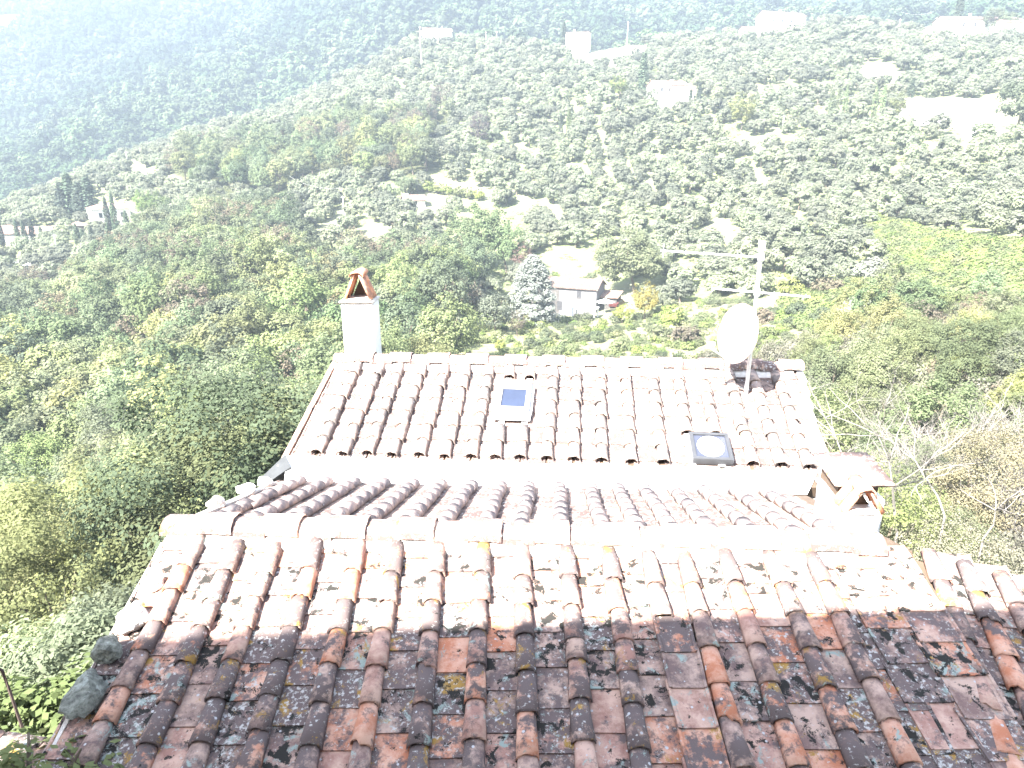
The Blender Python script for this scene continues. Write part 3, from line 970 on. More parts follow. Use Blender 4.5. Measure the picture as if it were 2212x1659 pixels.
# ---- near roof, front slope
colsA = [PA.hit(x, 1165 + (x - 685) * 0.03)[0] for x in (430, 512, 597, 685, 774, 859, 949, 1041, 1127, 1221, 1315, 1400, 1479, 1570, 1664, 1755)]
edgesA = [uL + 0.19] + [(a + b) / 2 for a, b in zip(colsA[:-1], colsA[1:])] + [(colsA[-1] + 3.22) / 2 + 0.02]
FLATCOL = 11
for i, u in enumerate(colsA):
    w = 0.40 + rnd.uniform(-0.05, 0.05)
    drift = 0
    wob = rnd.uniform(-0.01, 0.01)
    while w < WEND + 0.1:
        step = rnd.choice([0.33, 0.345, 0.36, 0.37, 0.34, 0.30] + ([0.20, 0.24] if w > 0.9 and i in (9, 10, 12) else []))
        drift = max(-0.02, min(0.02, drift + rnd.uniform(-0.008, 0.008)))
        if i == FLATCOL and w > 1.0:
            lay(deckA, PA, 'cover_tile', rnd.choice(PAN_FLAT), u + 0.06 + drift, w, -0.035, rnd.uniform(-.03, .03), math.radians(-2.6))
        else:
            me = COV_A[4] if rnd.random() < 0.06 else rnd.choice(COV_A[:4] + COV_A[5:])
            lay(deckA, PA, 'cover_tile', me, u + drift + wob, w, -0.052 + rnd.uniform(-.004, .004), rnd.uniform(-.022, .022), math.radians(-2.4) + rnd.uniform(-.01, .01), rnd.uniform(-.05, .05))
        w += step
for j, (a, b) in enumerate(zip(edgesA[:-1], edgesA[1:])):
    pass
pan_u = [(colsA[i] + colsA[i + 1]) / 2 for i in range(len(colsA) - 1)]
pan_u = [uL + 0.165] + pan_u + [colsA[-1] + 0.21]
for j, u in enumerate(pan_u):
    w = 0.10 + rnd.uniform(-0.03, 0.03) + (0.17 if j % 2 else 0)
    while w < WEND + 0.2:
        lay(deckA, PA, 'pan_tile', rnd.choice(PAN_A), u + rnd.uniform(-.008, .008), w, -0.082 + rnd.uniform(-.003, .003), rnd.uniform(-.02, .02), math.radians(-2.5))
        w += rnd.choice([0.355, 0.37, 0.38])
for j, u in enumerate((3.24, 3.62)):
    w = 0.12 + 0.12 * j
    while w < WEND + 0.2:
        lay(deckA, PA, 'pan_tile', rnd.choice(PAN_WIDE), u + rnd.uniform(-.02, .02), w, (-0.070, -0.062)[j] + rnd.uniform(-.006, .006), rnd.uniform(-.04, .04), math.radians(-2.7))
        w += rnd.choice([0.33, 0.36, 0.38])

# ---- near roof, back slope
colsC = [u - 0.02 for u in colsA[:-1]] + [colsA[-1], colsA[-1] + 0.42]
Rz180 = math.pi
for i, u in enumerate(colsC):
    n = int((valley(u) - 0.02) / 0.345)
    for k in range(n):
        w = 0.36 + k * 0.345 + 0.04
        # w grows down the slope, so the frame's y axis already points up it
        me = rnd.choice(COV_C)
        lay(deckC, PC, 'cover_tile', me, u + rnd.uniform(-.012, .012), min(w, valley(u) - 0.05), -0.045, rnd.uniform(-.03, .03), math.radians(-2.4), rnd.uniform(-.04, .04))
for j in range(len(colsC) + 1):
    u = colsC[0] - 0.21 if j == 0 else (colsC[-1] + 0.2 if j == len(colsC) else (colsC[j - 1] + colsC[j]) / 2)
    w = 0.38
    while w < valley(u) + 0.02:
        lay(deckC, PC, 'pan_tile', rnd.choice(PAN_B), u, w, -0.082, rnd.uniform(-.02, .02), math.radians(-2.5))
        w += 0.37

# ---- right roof
for k, x in enumerate((2016, 2097, 2172, 2240, 2300)):
    u0 = PD.hit(x, (1205, 1230, 1245, 1255, 1262)[k])[0]
    w = 0.24 + 0.10 * k
    while w < 3.0:
        lay(deckD, PD, 'cover_tile', rnd.choice(COV_A), u0 + rnd.uniform(-.012, .012), w, -0.05, rnd.uniform(-.04, .04), math.radians(-2.4), rnd.uniform(-.05, .05))
        w += rnd.choice([0.34, 0.36])
    w = 0.2 + 0.10 * k
    while w < 3.1:
        lay(deckD, PD, 'pan_tile', rnd.choice(PAN_A), u0 + 0.20, w, -0.082, rnd.uniform(-.02, .02), math.radians(-2.5))
        w += 0.37
w = 0.1

# ---- ridge of the near roof: lapped tiles, every other one proud
def lay_ridge(parent, P, u0, u1, w, h, pitch_l, meshes, back, mat_mortar):
    u = u0; k = 0
    Rm = P.frame(0, w, 0).to_3x3()
    X = Vector(P.eu); Z = Vector((0, 0, 1)); Y = Z.cross(X).normalized()
    R3 = Matrix((X, Y, Z)).transposed().to_4x4()
    while u < u1:
        p = Vector(P.P(u + pitch_l / 2, w)) + Vector((0, 0, h + (0.035 if k % 2 else 0)))
        wchild('ridge_tile', rnd.choice(meshes), parent, Matrix.Translation(p) @ R3 @ Matrix.Rotation(rnd.uniform(-.02, .02), 4, 'Z') @ Matrix.Rotation(rnd.uniform(-.012, .012), 4, 'Y'))
        u += pitch_l + rnd.uniform(-.01, .01); k += 1
lay_ridge(deckA, PA, uL - 0.02, 3.25, RA, -0.075, 0.345, RID, None, None)
lay_ridge(deckB, PB, -3.98, 4.15, -0.22, -0.06, 0.345, RID, None, None)
# mortar bedding along both ridges, scalloped by the tile ends
def mortar_strip(P, u0, u1, w0, w1, h0, h1, name, parent, n=60, amp=0.03, mat=None):
    mb = MB()
    g = random.Random(5)
    vs = []
    for i in range(n + 1):
        u = u0 + (u1 - u0) * i / n
        vs += [P.P(u, w0, h0), P.P(u, w1 + g.uniform(-amp, amp), h1 + g.uniform(-.008, .012)), P.P(u, w1 + g.uniform(-amp, amp) * .4 + 0.03, -0.1)]
    fs = []
    for i in range(n):
        a = i * 3
        fs += [(a, a + 1, a + 4, a + 3), (a + 1, a + 2, a + 5, a + 4)]
    mb.add(vs, fs)
    return wchild(name, fix_normals(mb.mesh(name, [mat or M_MORTAR], smooth=True)), parent)
mortar_strip(PA, uL + 0.02, 3.3, RA + .08, 0.04, -0.01, -0.045, 'ridge_mortar', deckA)
mortar_strip(PC, uL + 0.02, 3.3, 0.08, 0.19, -0.02, -0.045, 'ridge_mortar', deckC)
mortar_strip(PB, -3.95, 4.15, -0.14, 0.06, -0.01, -0.05, 'ridge_mortar', deckB)

# ---- farther roof
colsB = [PB.hit(x, 793)[0] for x in (768, 818, 862, 910, 960, 1008, 1057, 1102, 1147, 1197, 1245, 1297, 1350, 1408, 1462, 1515, 1572, 1622, 1672)]
SK1 = [PB.hit(*q) for q in ((1079, 832), (1149, 834), (1143, 893), (1071, 891))]
SK2 = [PB.hit(*q) for q in ((1489, 939), (1574, 942), (1581, 999), (1495, 998))]
def in_sky(u, w, pad=0.07):
    for sk in (SK1, SK2):
        us = [s[0] for s in sk]; ws = [s[1] for s in sk]
        if min(us) - pad < u < max(us) + pad and min(ws) - 0.02 < w and w - 0.40 < max(ws) + (0.22 if sk is SK1 else 0.05):
            if w > min(ws) + 0.03:
                return True
    return False
for i, u in enumerate(colsB):
    w = 0.30 + rnd.uniform(-.02, .02)
    k = 0
    while w < 2.66:
        if not in_sky(u, w):
            lay(deckB, PB, 'cover_tile', rnd.choice(COV_B), u + rnd.uniform(-.01, .01), w, -0.045 + rnd.uniform(-.004, .004), rnd.uniform(-.03, .03), math.radians(-2.4), rnd.uniform(-.04, .04))
        else:
            fm = MB(); fm.box(-.05, .05, -.02, .36, 0, .012)
            lay(deckB, PB, 'joint_flashing', fm.mesh('joint_flashing', [M_LEAD]), u, w, -0.052)
        w += 0.348 + rnd.uniform(-.008, .008)
    # each row starts and ends a little differently
bp = [(colsB[i] + colsB[i + 1]) / 2 for i in range(len(colsB) - 1)]
for u in [colsB[0] - 0.21] + bp + [colsB[-1] + 0.2]:
    w = 0.10
    while w < 2.72:
        lay(deckB, PB, 'pan_tile', rnd.choice(PAN_B), u, w, -0.082, rnd.uniform(-.02, .02), math.radians(-2.5))
        w += 0.37
# raised vent tile
p = PB.hit(1603, 925)
lay(deckB, PB, 'cover_tile', cover_mesh('vent_tile', L=0.3, w0=0.19, w1=0.12, hgt=0.12, mat=M_COVER_B, seed=77), p[0], p[1], -0.04, 0.1, math.radians(-9))

# valley filled with pale mortar and flashing
def strip_between(name, top, bot, parent, mat, n=40, amp=0.03, lift=0.0):
    mb = MB(); g = random.Random(9); vs = []
    for i in range(n + 1):
        t = i / n
        a = top(t); b = bot(t)
        a = a + PB.ew * g.uniform(-amp, amp)
        mid = (a + b) / 2 + np.array([0, 0, -0.03 + lift])
        vs += [a, mid, b]
    fs = []
    for i in range(n):
        a = i * 3
        fs += [(a, a + 1, a + 4, a + 3), (a + 1, a + 2, a + 5, a + 4)]
    mb.add(vs, fs)
    return wchild(name, fix_normals(mb.mesh(name, [mat], smooth=True)), parent)
def vtop(t):
    u = -3.98 + (3.95 + 3.98) * t
    return PB.P(u, 2.46, -0.035)
def vbot(t):
    u = uL + 0.05 + (uR - uL - 0.05) * t
    return PC.P(u, valley(u) - 0.04, -0.075)
strip_between('valley_gutter', vtop, vbot, deckB, M_LEAD)

# verges: mortar edge of the farther roof, dark flashing at its lower left corner
mb = MB()
for i in range(9):
    w0 = -0.1 + i * 0.31
    mb.box(-0.05, 0.03, 0, 0.30, -0.16, 0.012, 0, PB.frame(-4.0, w0 + 0.30, -0.06, rnd.uniform(-.01, .01)))
wchild('verge_edge', mb.mesh('verge_edge', [M_RIDGE]), deckB)
mb = MB()
mb.add([PB.P(-4.0, 2.45, -0.02), PB.P(-3.82, 2.72, -0.02), PB.P(-4.12, 3.05, -0.10), PB.P(-4.25, 2.95, -0.10), PB.P(-4.0, 2.45, -0.30), PB.P(-3.82, 2.72, -0.40), PB.P(-4.12, 3.05, -0.40), PB.P(-4.25, 2.95, -0.40)],
       [(0, 1, 2, 3), (0, 4, 5, 1), (1, 5, 6, 2), (2, 6, 7, 3), (3, 7, 4, 0)])
wchild('corner_flashing', fix_normals(mb.mesh('corner_flashing', [M_GREYMETAL])), deckB)
mb = MB()
for i in range(8):
    w0 = -0.1 + i * 0.36
    mb.box(-0.02, 0.09, 0, 0.34, -0.16, 0.01, 0, PB.frame(4.24 - 0.10 * i * 0.36, w0 + 0.30, -0.05, 0.03))
wchild('verge_edge', mb.mesh('verge_edge', [M_MORTAR]), deckB)
# left verge of the near roof: thin mortar fillet under the pans
mb = MB()
for i in range(11):
    w0 = 0.02 + i * 0.31
    mb.box(-0.035, 0.03, 0, 0.31, -0.15, 0.0, 0, PA.frame(uL + 0.01, w0 + 0.31, -0.066, rnd.uniform(-.012, .012)))
wchild('verge_edge', mb.mesh('verge_edge', [M_MORTAR]), deckA)
mb = MB()
for i in range(8):
    w0 = 0.0 + i * 0.29
    mb.box(-0.035, 0.05, 0, 0.29, -0.15, 0.02, 0, PC.frame(uL + 0.01, w0 + 0.29, -0.066, rnd.uniform(-.012, .012)))
wchild('verge_edge', mb.mesh('verge_edge', [M_MORTAR]), deckC)

# ---- stones holding down the left verge
def stone_mesh(seed, sx, sy, sz, mat=None):
    import bmesh
    g = random.Random(seed)
    b = bmesh.new()
    bmesh.ops.create_icosphere(b, subdivisions=3, radius=1)
    offs = [Vector((g.gauss(0, 1), g.gauss(0, 1), g.gauss(0, 1))).normalized() for _ in range(9)]
    for v in b.verts:
        d = v.co.normalized()
        k = 1.0
        for o_ in offs:
            k = min(k, 0.70 / max(d.dot(o_), 0.01)) if d.dot(o_) > 0.6 else k
        k += 0.05 * math.sin(d.x * 9 + seed) * math.cos(d.y * 11) + 0.035 * math.sin(d.z * 19 + d.x * 15 + seed) + g.uniform(-.02, .02)
        v.co = Vector((d.x * k * sx, d.y * k * sy, max(d.z * k, -0.55) * sz))
    me = bpy.data.meshes.new('stone'); b.to_mesh(me); b.free()
    me.materials.append(mat or M_STONE)
    return me
for (x, y, sx, sy, sz, m_, lab, hh) in (
    (333, 1252, .09, .11, .07, M_MORTAR, 'small rough whitish stone topmost on the left edge of the mossy roof', .0),
    (286, 1330, .16, .18, .13, M_MORTAR, 'pale pitted stone in sunlight on the roof edge just above the shadow', .02),
    (236, 1404, .15, .14, .12, M_STONE, 'grey lichened stone at the shadow line on the left roof edge', .04),
    (182, 1498, .16, .24, .12, M_STONE, 'largest stone, dark green grey, in the shade on the left roof edge', .03)):
    h = PA.hit(x, y)
    o = link('stone', stone_mesh(int(x), sx, sy, sz, m_), None, PA.frame(h[0], h[1] + 0.02, -0.03 + hh, rnd.uniform(0, 3)))
    tag(o, lab, 'stone', 'stones weighing down the roof edge')
for (x, y, sx, sy, sz, lab, m_) in ((462, 1084, .13, .11, .10, 'rounded white stone at the left end of the ridge, lower one', M_MORTAR),
                              (530, 1054, .22, .12, .10, 'white lumpy stone on the back verge, between two others', M_MORTAR),
                              (570, 1038, .16, .13, .09, 'yellowish white stone highest on the back verge beside the grey flashing', M_MORTAR)):
    h = PC.hit(x, y)
    o = link('stone', stone_mesh(int(x), sx, sy, sz, m_), None, PC.frame(h[0] + .02, h[1], -0.02, rnd.uniform(0, 3)))
    tag(o, lab, 'stone', 'stones weighing down the back verge')

# ---- skylights
def skylight(P, quad, frame_m, glass_m, hgt, fw_, label, dome=False):
    us = sorted(q[0] for q in quad); ws = sorted(q[1] for q in quad)
    u0, u1 = (us[0] + us[1]) / 2, (us[2] + us[3]) / 2
    w0, w1 = (ws[0] + ws[1]) / 2, (ws[2] + ws[3]) / 2
    cx, cw = (u0 + u1) / 2, (w0 + w1) / 2
    hx, hy = (u1 - u0) / 2, (w1 - w0) / 2
    M = P.frame(cx, cw, -0.05)
    e = wchild('skylight', None, house_b, M)
    mb = MB()
    for (a, b, c, d) in ((-hx, hx, -hy, -hy + fw_), (-hx, hx, hy - fw_, hy), (-hx, -hx + fw_, -hy + fw_, hy - fw_), (hx - fw_, hx, -hy + fw_, hy - fw_)):
        mb.box(a, b, c, d, 0, hgt)
    wchild('frame', mb.mesh('frame', [frame_m]), e, M)
    mb = MB(); mb.box(-hx + fw_, hx - fw_, -hy + fw_, hy - fw_, 0.0, hgt - 0.022)
    wchild('pane', mb.mesh('pane', [glass_m]), e, M)
    return e, M, hx, hy
sk, M, hx, hy = skylight(PB, SK1, M_CREAM, M_GLASS, 0.13, 0.075, '')
mb = MB(); mb.box(-hx - .03, hx + .03, -hy - .20, -hy - .001, 0.055, 0.062); mb.box(-hx - .045, -hx - .002, -hy - .02, hy + .02, 0.0, 0.07); mb.box(hx + .002, hx + .045, -hy - .02, hy + .02, 0.0, 0.07)
wchild('apron_flashing', mb.mesh('apron_flashing', [M_LEAD]), sk, M)
mb = MB(); mb.box(-hx + .09, hx - .08, hy - .19, hy - .10, hgt_ := 0.112, 0.118)
wchild('blind', mb.mesh('blind', [M_CREAM]), sk, M)
sk2, M, hx, hy = skylight(PB, SK2, M_DARK, M_GLASSG, 0.11, 0.055, '')
import bmesh
b = bmesh.new(); bmesh.ops.create_uvsphere(b, u_segments=24, v_segments=12, radius=1)
for v in b.verts: v.co = Vector((v.co.x * (hx - .09), v.co.y * (hy - .07), max(v.co.z, 0) * 0.05))
me = bpy.data.meshes.new('diffuser'); b.to_mesh(me); b.free(); me.materials.append(M_WHITEPAINT)
me.polygons.foreach_set('use_smooth', [True] * len(me.polygons))
wchild('diffuser', me, sk2, M @ Matrix.Translation((0, 0, 0.088)))

# ---- chimneys
def cap_frame(e, M, wx, wy, leg, hgt, n=2, mat=M_CLAYNEW, lh=0.14):
    """clay tiles leaning together over the flue, with a ridge tile on top; the opening faces -y"""
    lean = math.atan2(wx / 2 - 0.05, hgt)
    cm = cover_mesh('cap_tile', L=leg, w0=lh, w1=lh * .85, hgt=0.06, mat=mat, seed=3)
    for sx in (-1, 1):
        for k in range(n):
            y = -wy / 2 + lh * 0.55 + (wy - lh * 1.1) * (k / max(n - 1, 1))
            # tile's y axis runs up the lean, its z axis points outwards
            up = Vector((-sx * math.sin(lean), 0, math.cos(lean)))
            outw = Vector((sx * math.cos(lean), 0, math.sin(lean)))
            X = up.cross(outw)
            R = Matrix((X, up, outw)).transposed().to_4x4()
            wchild('cap_tile', cm, e, M @ Matrix.Translation((sx * (wx / 2 - 0.015), y, 0)) @ R @ Matrix.Rotation(rnd.uniform(-.04, .04), 4, 'Z'))
    mb = MB(); mb.add([(-wx / 2 + .03, wy / 2 - .05, -.02), (wx / 2 - .03, wy / 2 - .05, -.02), (0, wy / 2 - .05, hgt - .04), (-wx / 2 + .03, wy / 2 - .02, -.02), (wx / 2 - .03, wy / 2 - .02, -.02), (0, wy / 2 - .02, hgt - .04)], [(0, 1, 2), (5, 4, 3), (0, 3, 4, 1), (1, 4, 5, 2), (2, 5, 3, 0)])
    wchild('back_shade_panel', mb.mesh('back_shade_panel', [M_SHADOWWOOD]), e, M)  # added dark panel gives the shade inside the cap opening
    rm = cover_mesh('cap_tile', L=wy * 1.02, w0=lh * 1.25, w1=lh * 1.05, hgt=0.085, mat=mat, seed=4)
    wchild('cap_tile', rm, e, M @ Matrix.Translation((0, -wy / 2 - 0.01, hgt - 0.035)) @ Matrix.Rotation(0.06, 4, 'X'))
def rough_box(x0, x1, y0, y1, z0, z1, seed, mat, jit=0.008):
    import bmesh
    b = bmesh.new()
    bmesh.ops.create_cube(b, size=1)
    for v in b.verts:
        v.co = Vector((x0 + (x1 - x0) * (v.co.x + .5), y0 + (y1 - y0) * (v.co.y + .5), z0 + (z1 - z0) * (v.co.z + .5)))
    bmesh.ops.bevel(b, geom=list(b.edges), offset=0.012, segments=2, affect='EDGES')
    bmesh.ops.subdivide_edges(b, edges=[e_ for e_ in b.edges if e_.calc_length() > 0.15], cuts=3, use_grid_fill=True)
    g = random.Random(seed)
    for v in b.verts:
        v.co += Vector((g.uniform(-jit, jit), g.uniform(-jit, jit), g.uniform(-jit, jit)))
    me = bpy.data.meshes.new('block'); b.to_mesh(me); b.free(); me.materials.append(mat)
    me.polygons.foreach_set('use_smooth', [True] * len(me.polygons))
    return me
def dirmat(az):
    return Matrix.Rotation(-math.radians(az), 4, 'Z')
# the white one on the far left of the farther roof
p = Vector(at(770, 655, 12.85))
M1 = Matrix.Translation(p) @ dirmat(3.5)
ch = wchild('chimney', None, house_b, M1)
wx, wy = 0.57, 0.50
wchild('stack', rough_box(-wx / 2, wx / 2, 0, wy, -1.7, 0, 1, M_PLASTER, .004), ch, M1)
wchild('cap_slab', rough_box(-wx / 2 - .035, wx / 2 + .03, -.035, wy + .03, 0.001, .035, 2, M_MORTAR, .007), ch, M1)
wchild('mortar_bed', rough_box(-wx / 2 + .03, wx / 2 - .03, .02, wy - .03, .033, .065, 3, M_MORTAR, .014), ch, M1)
cap_frame(ch, M1 @ Matrix.Translation((0.015, wy / 2, 0.045)), 0.46, 0.46, 0.50, 0.46, lh=0.215)
# the low one behind, under a sloping slab
p = Vector(at(1862, 1084, 8.2))
M2 = Matrix.Translation(p) @ dirmat(4)
ch2 = wchild('chimney', None, house_a, M2)
wchild('stack', rough_box(-.29, .27, 0.03, .62, -1.0, 0.02, 5, M_PLASTER), ch2, M2)
cm = cover_mesh('cap_tile', L=0.60, w0=0.30, w1=0.28, hgt=0.13, mat=M_PLASTER, seed=8)
wchild('cap_tile', cm, ch2, M2 @ Matrix.Translation((0.0, 0.02, 0.02)))
mb = MB(); mb.box(-.27, -.2, .05, .6, .02, .19); mb.box(.20, .26, .22, .6, .02, .19); mb.box(-.19, .19, .35, .6, .02, .188)  # dark supports and filler block stand for the shade under the slab
wchild('shade_support', mb.mesh('shade_support', [M_SHADOWWOOD]), ch2, M2)
wchild('cap_slab', rough_box(-.34, .33, -.03, .80, .0, .045, 6, M_RIDGE, .005), ch2, M2 @ Matrix.Translation((0, 0, .195)) @ Matrix.Rotation(0.05, 4, 'X') @ Matrix.Rotation(-0.03, 4, 'Y'))
# the small one in front, arched clay cap
p = Vector(at(1866, 1120, 7.5))
M3 = Matrix.Translation(p) @ dirmat(4)
ch3 = wchild('chimney', None, house_a, M3)
wchild('stack', rough_box(-.20, .17, 0, .36, -.55, 0, 7, M_PLASTER), ch3, M3)
hm = cover_mesh('mortar_cap', L=0.12, w0=0.38, w1=0.36, hgt=0.07, mat=M_PLASTER, seed=9)
wchild('mortar_cap', hm, ch3, M3 @ Matrix.Translation((-.015, 0.0, -0.003)))
cap_frame(ch3, M3 @ Matrix.Translation((0.01, 0.20, 0.02)), 0.40, 0.34, 0.30, 0.26, n=2, lh=0.15)
wchild('base_flashing', rough_box(-.30, .27, -.10, .0, -.56, -.47, 8, M_RIDGE), ch3, M3)

# ---- dish and aerial on one mast
base = Vector(PB.P(*PB.hit(1613, 845)[:2], -0.08))
mast_h = 2.50
mast = empty('antenna_mast', Matrix.Translation(base))
tag(mast, 'galvanised mast with white satellite dish and two aerial booms on the farther roof', 'antenna')
MM = Matrix.Translation(base)
mb = MB(); mb.tube([(0, 0, 0), (0, 0, mast_h)], [.032, .032], 12)
wchild('pole', mb.mesh('pole', [M_GALV], smooth=False), mast, MM)
def boom(z, left, right, els, nm):
    bd = Vector(azdir(119)); ed = Vector(azdir(29))
    mb = MB()
    mb.tube([base + Vector((0, 0, z)) - bd * left, base + Vector((0, 0, z)) + bd * right], [.015, .015], 6)
    mb.box(-.035, .035, -.05, .05, -.05, .05, 0, Matrix.Translation(base + Vector((0, 0, z))))
    b_ = wchild(nm, mb.mesh(nm, [M_GALV]), mast)
    for (s, half, vert) in els:
        m2 = MB(); c = base + Vector((0, 0, z)) + bd * s
        d = Vector((0, 0, 1)) if vert else ed
        m2.tube([c - d * half, c + d * half], [.007, .007], 5)
        wchild('element', m2.mesh('element', [M_GALV]), b_)
boom(2.30, 1.62, 0.06, [(-1.58, .12, True), (-0.36, .05, True), (-0.30, .05, True), (-0.9, .03, True), (-1.2, .03, True)], 'boom')
boom(1.74, 0.72, 0.80, [(-0.66, .22, False), (-0.22, .20, False), (0.24, .17, False), (0.72, .20, False), (0.10, .08, False)], 'boom')
mb = MB(); mb.box(-.042, .042, -.042, .042, mast_h - .09, mast_h + .05); 
wchild('pole_cap', mb.mesh('pole_cap', [M_GALV]), mast, MM)
# dish: shallow oval bowl facing left and towards the camera
dc = Vector(at(1603, 722, 11.55))
FA = math.radians(66)
face = Vector((-math.sin(FA), -math.cos(FA), 0.22)).normalized()
upv = (Vector((0, 0, 1)) - face * face.z).normalized()
sidev = upv.cross(face).normalized()
R = Matrix((sidev, upv, face)).transposed().to_4x4()
mb = MB(); rings = []
nr, ns = 7, 36
for back in (0, 1):
    for i in range(nr):
        f = i / (nr - 1)
        for k in range(ns):
            a = 2 * math.pi * k / ns
            mb.v.append((0.44 * f * math.cos(a), 0.485 * f * math.sin(a), 0.10 * f * f - (0.012 if back else 0)))
for back in (0, 1):
    o_ = back * nr * ns
    for i in range(nr - 1):
        for k in range(ns):
            q = (o_ + i * ns + k, o_ + i * ns + (k + 1) % ns, o_ + (i + 1) * ns + (k + 1) % ns, o_ + (i + 1) * ns + k)
            mb.f.append(q if back else q[::-1]); mb.m.append(0)
for k in range(ns):
    a = (nr - 1) * ns
    mb.f.append((a + k, a + (k + 1) % ns, nr * ns + a + (k + 1) % ns, nr * ns + a + k)); mb.m.append(0)
DM = Matrix.Translation(dc) @ R
dish = wchild('dish', mb.mesh('dish', [M_DISH], smooth=True), mast, DM)
rim = MB()
rim.tube([(0.442 * math.cos(2 * math.pi * k / 36), 0.487 * math.sin(2 * math.pi * k / 36), 0.098) for k in range(37)], [.007] * 37, 5, cap=False)
wchild('rim', rim.mesh('rim', [M_RIDGE]), dish, DM)
lnb_pt = DM @ Vector((0, -0.28, 0.62))
mb = MB(); mb.tube([DM @ Vector((0, -0.47, 0.08)), lnb_pt], [.012, .012], 6)
wchild('feed_arm', mb.mesh('feed_arm', [M_GALV]), dish)
mb = MB(); mb.tube([lnb_pt + Vector((0, 0, -.02)), lnb_pt + Vector((0.02, 0.02, .05)), lnb_pt + (DM.to_3x3() @ Vector((0, .05, -.10)))], [.02, .035, .04], 8)
wchild('receiver_head', mb.mesh('receiver_head', [M_WHITEPAINT]), dish)
mb = MB(); mb.tube([dc - face * 0.02, base + Vector((0, 0, (dc - base).z - 0.1))], [.03, .03], 8)
mb.tube([DM @ Vector((0, -.3, 0.0)), base + Vector((0, 0, (dc - base).z - 0.35))], [.015, .015], 6)
wchild('bracket', mb.mesh('bracket', [M_GREYMETAL]), dish)
# cable from the mast foot
mb = MB()
pts = [PB.P(*PB.hit(x, y)[:2], h_) for x, y, h_ in ((1612, 842, .0), (1596, 838, .03), (1575, 832, .02), (1560, 826, .03), (1548, 822, .0))]
mb.tube(pts, [.012] * 5, 6)
wchild('cable', mb.mesh('cable', [M_DARK]), mast)

# ---- lower left corner: coping of a yard wall and a rusty rod
p0 = Vector(at(-260, 1548, 5.9)); p1 = Vector(at(170, 1552, 5.5))
d = (p1 - p0); Lw = d.length
Mx = Matrix.Translation(p0) @ Matrix.Rotation(math.atan2(d.y, d.x), 4, 'Z')
yw = empty('yard_wall', Mx)
tag(yw, 'low lichened yard wall running left from the roof edge at the lower left corner', 'wall')
mb = MB(); mb.box(0, Lw, -.23, .03, -6.5, -.07)
wchild('wall_body', mb.mesh('wall_body', [M_WALL]), yw, Mx)
for k in range(5):
    me = rough_box(0.004, Lw / 5 - .006, -.27, .05, -.07, rnd.uniform(.0, .012), 30 + k, M_PAN, .006)
    wchild('coping_stone', me, yw, Mx @ Matrix.Translation((k * Lw / 5, 0, 0)))
mb = MB()
a = Vector(at(48, 1572, 5.75)); b_ = Vector(at(20, 1490, 5.7)); c_ = Vector(at(4, 1448, 5.65)); d_ = Vector(at(-14, 1440, 5.6))
mb.tube([a, b_, c_, d_], [.012, .012, .013, .011], 6)
o = link('iron_rod', mb.mesh('iron_rod', [M_ROD])); tag(o, 'thin dark leaning iron rod standing on the low wall at the left edge', 'rod')

# ---- the tower the picture is taken from: it throws the shade on the near roof
def shade_pt(x, y, ztop=3.45):
    P0 = Vector(PA.P(*PA.hit(x, y)[:2], -0.04))
    t = (ztop - P0.z) / sun_to.z
    return P0 + sun_to * t
E1, E2 = shade_pt(200, 1378), shade_pt(1850, 1312)
ev = (E2 - E1); evn = Vector((ev.x, ev.y, 0)).normalized()
ev0 = E1 - evn * 0.35; ev1 = E2 + evn * 5.5
Mx = Matrix.Translation(ev0) @ Matrix.Rotation(math.atan2(evn.y, evn.x), 4, 'Z')
Lw = (ev1 - ev0).length
print('EAVE', ev0, ev1)
tower = empty('stone_house', Matrix.Translation((ev0.x + 4, -4, -14)))
tag(tower, 'tall stone house behind the viewpoint whose eave shades the near roof', 'house')
mb = MB(); mb.box(0.35, Lw - .35, -7.5, -0.75, -17, -0.12, 0, Mx)
wchild('wall', mb.mesh('wall', [M_WALL]), tower)
mb = MB()
mb.add([Mx @ Vector(v) for v in ((0, 0, -.1), (Lw, 0, -.1), (Lw, -4.1, 1.0), (0, -4.1, 1.0), (0, -8.2, -.1), (Lw, -8.2, -.1), (0, 0, 0), (Lw, 0, 0), (Lw, -4.1, 1.1), (0, -4.1, 1.1), (0, -8.2, 0), (Lw, -8.2, 0))],
       [(6, 7, 8, 9), (9, 8, 11, 10), (0, 3, 2, 1), (3, 4, 5, 2), (0, 1, 7, 6), (4, 10, 11, 5), (0, 6, 9, 3), (3, 9, 10, 4), (1, 2, 8, 7), (2, 5, 11, 8)])
wchild('roof', mb.mesh('roof', [M_PINKROOF]), tower)

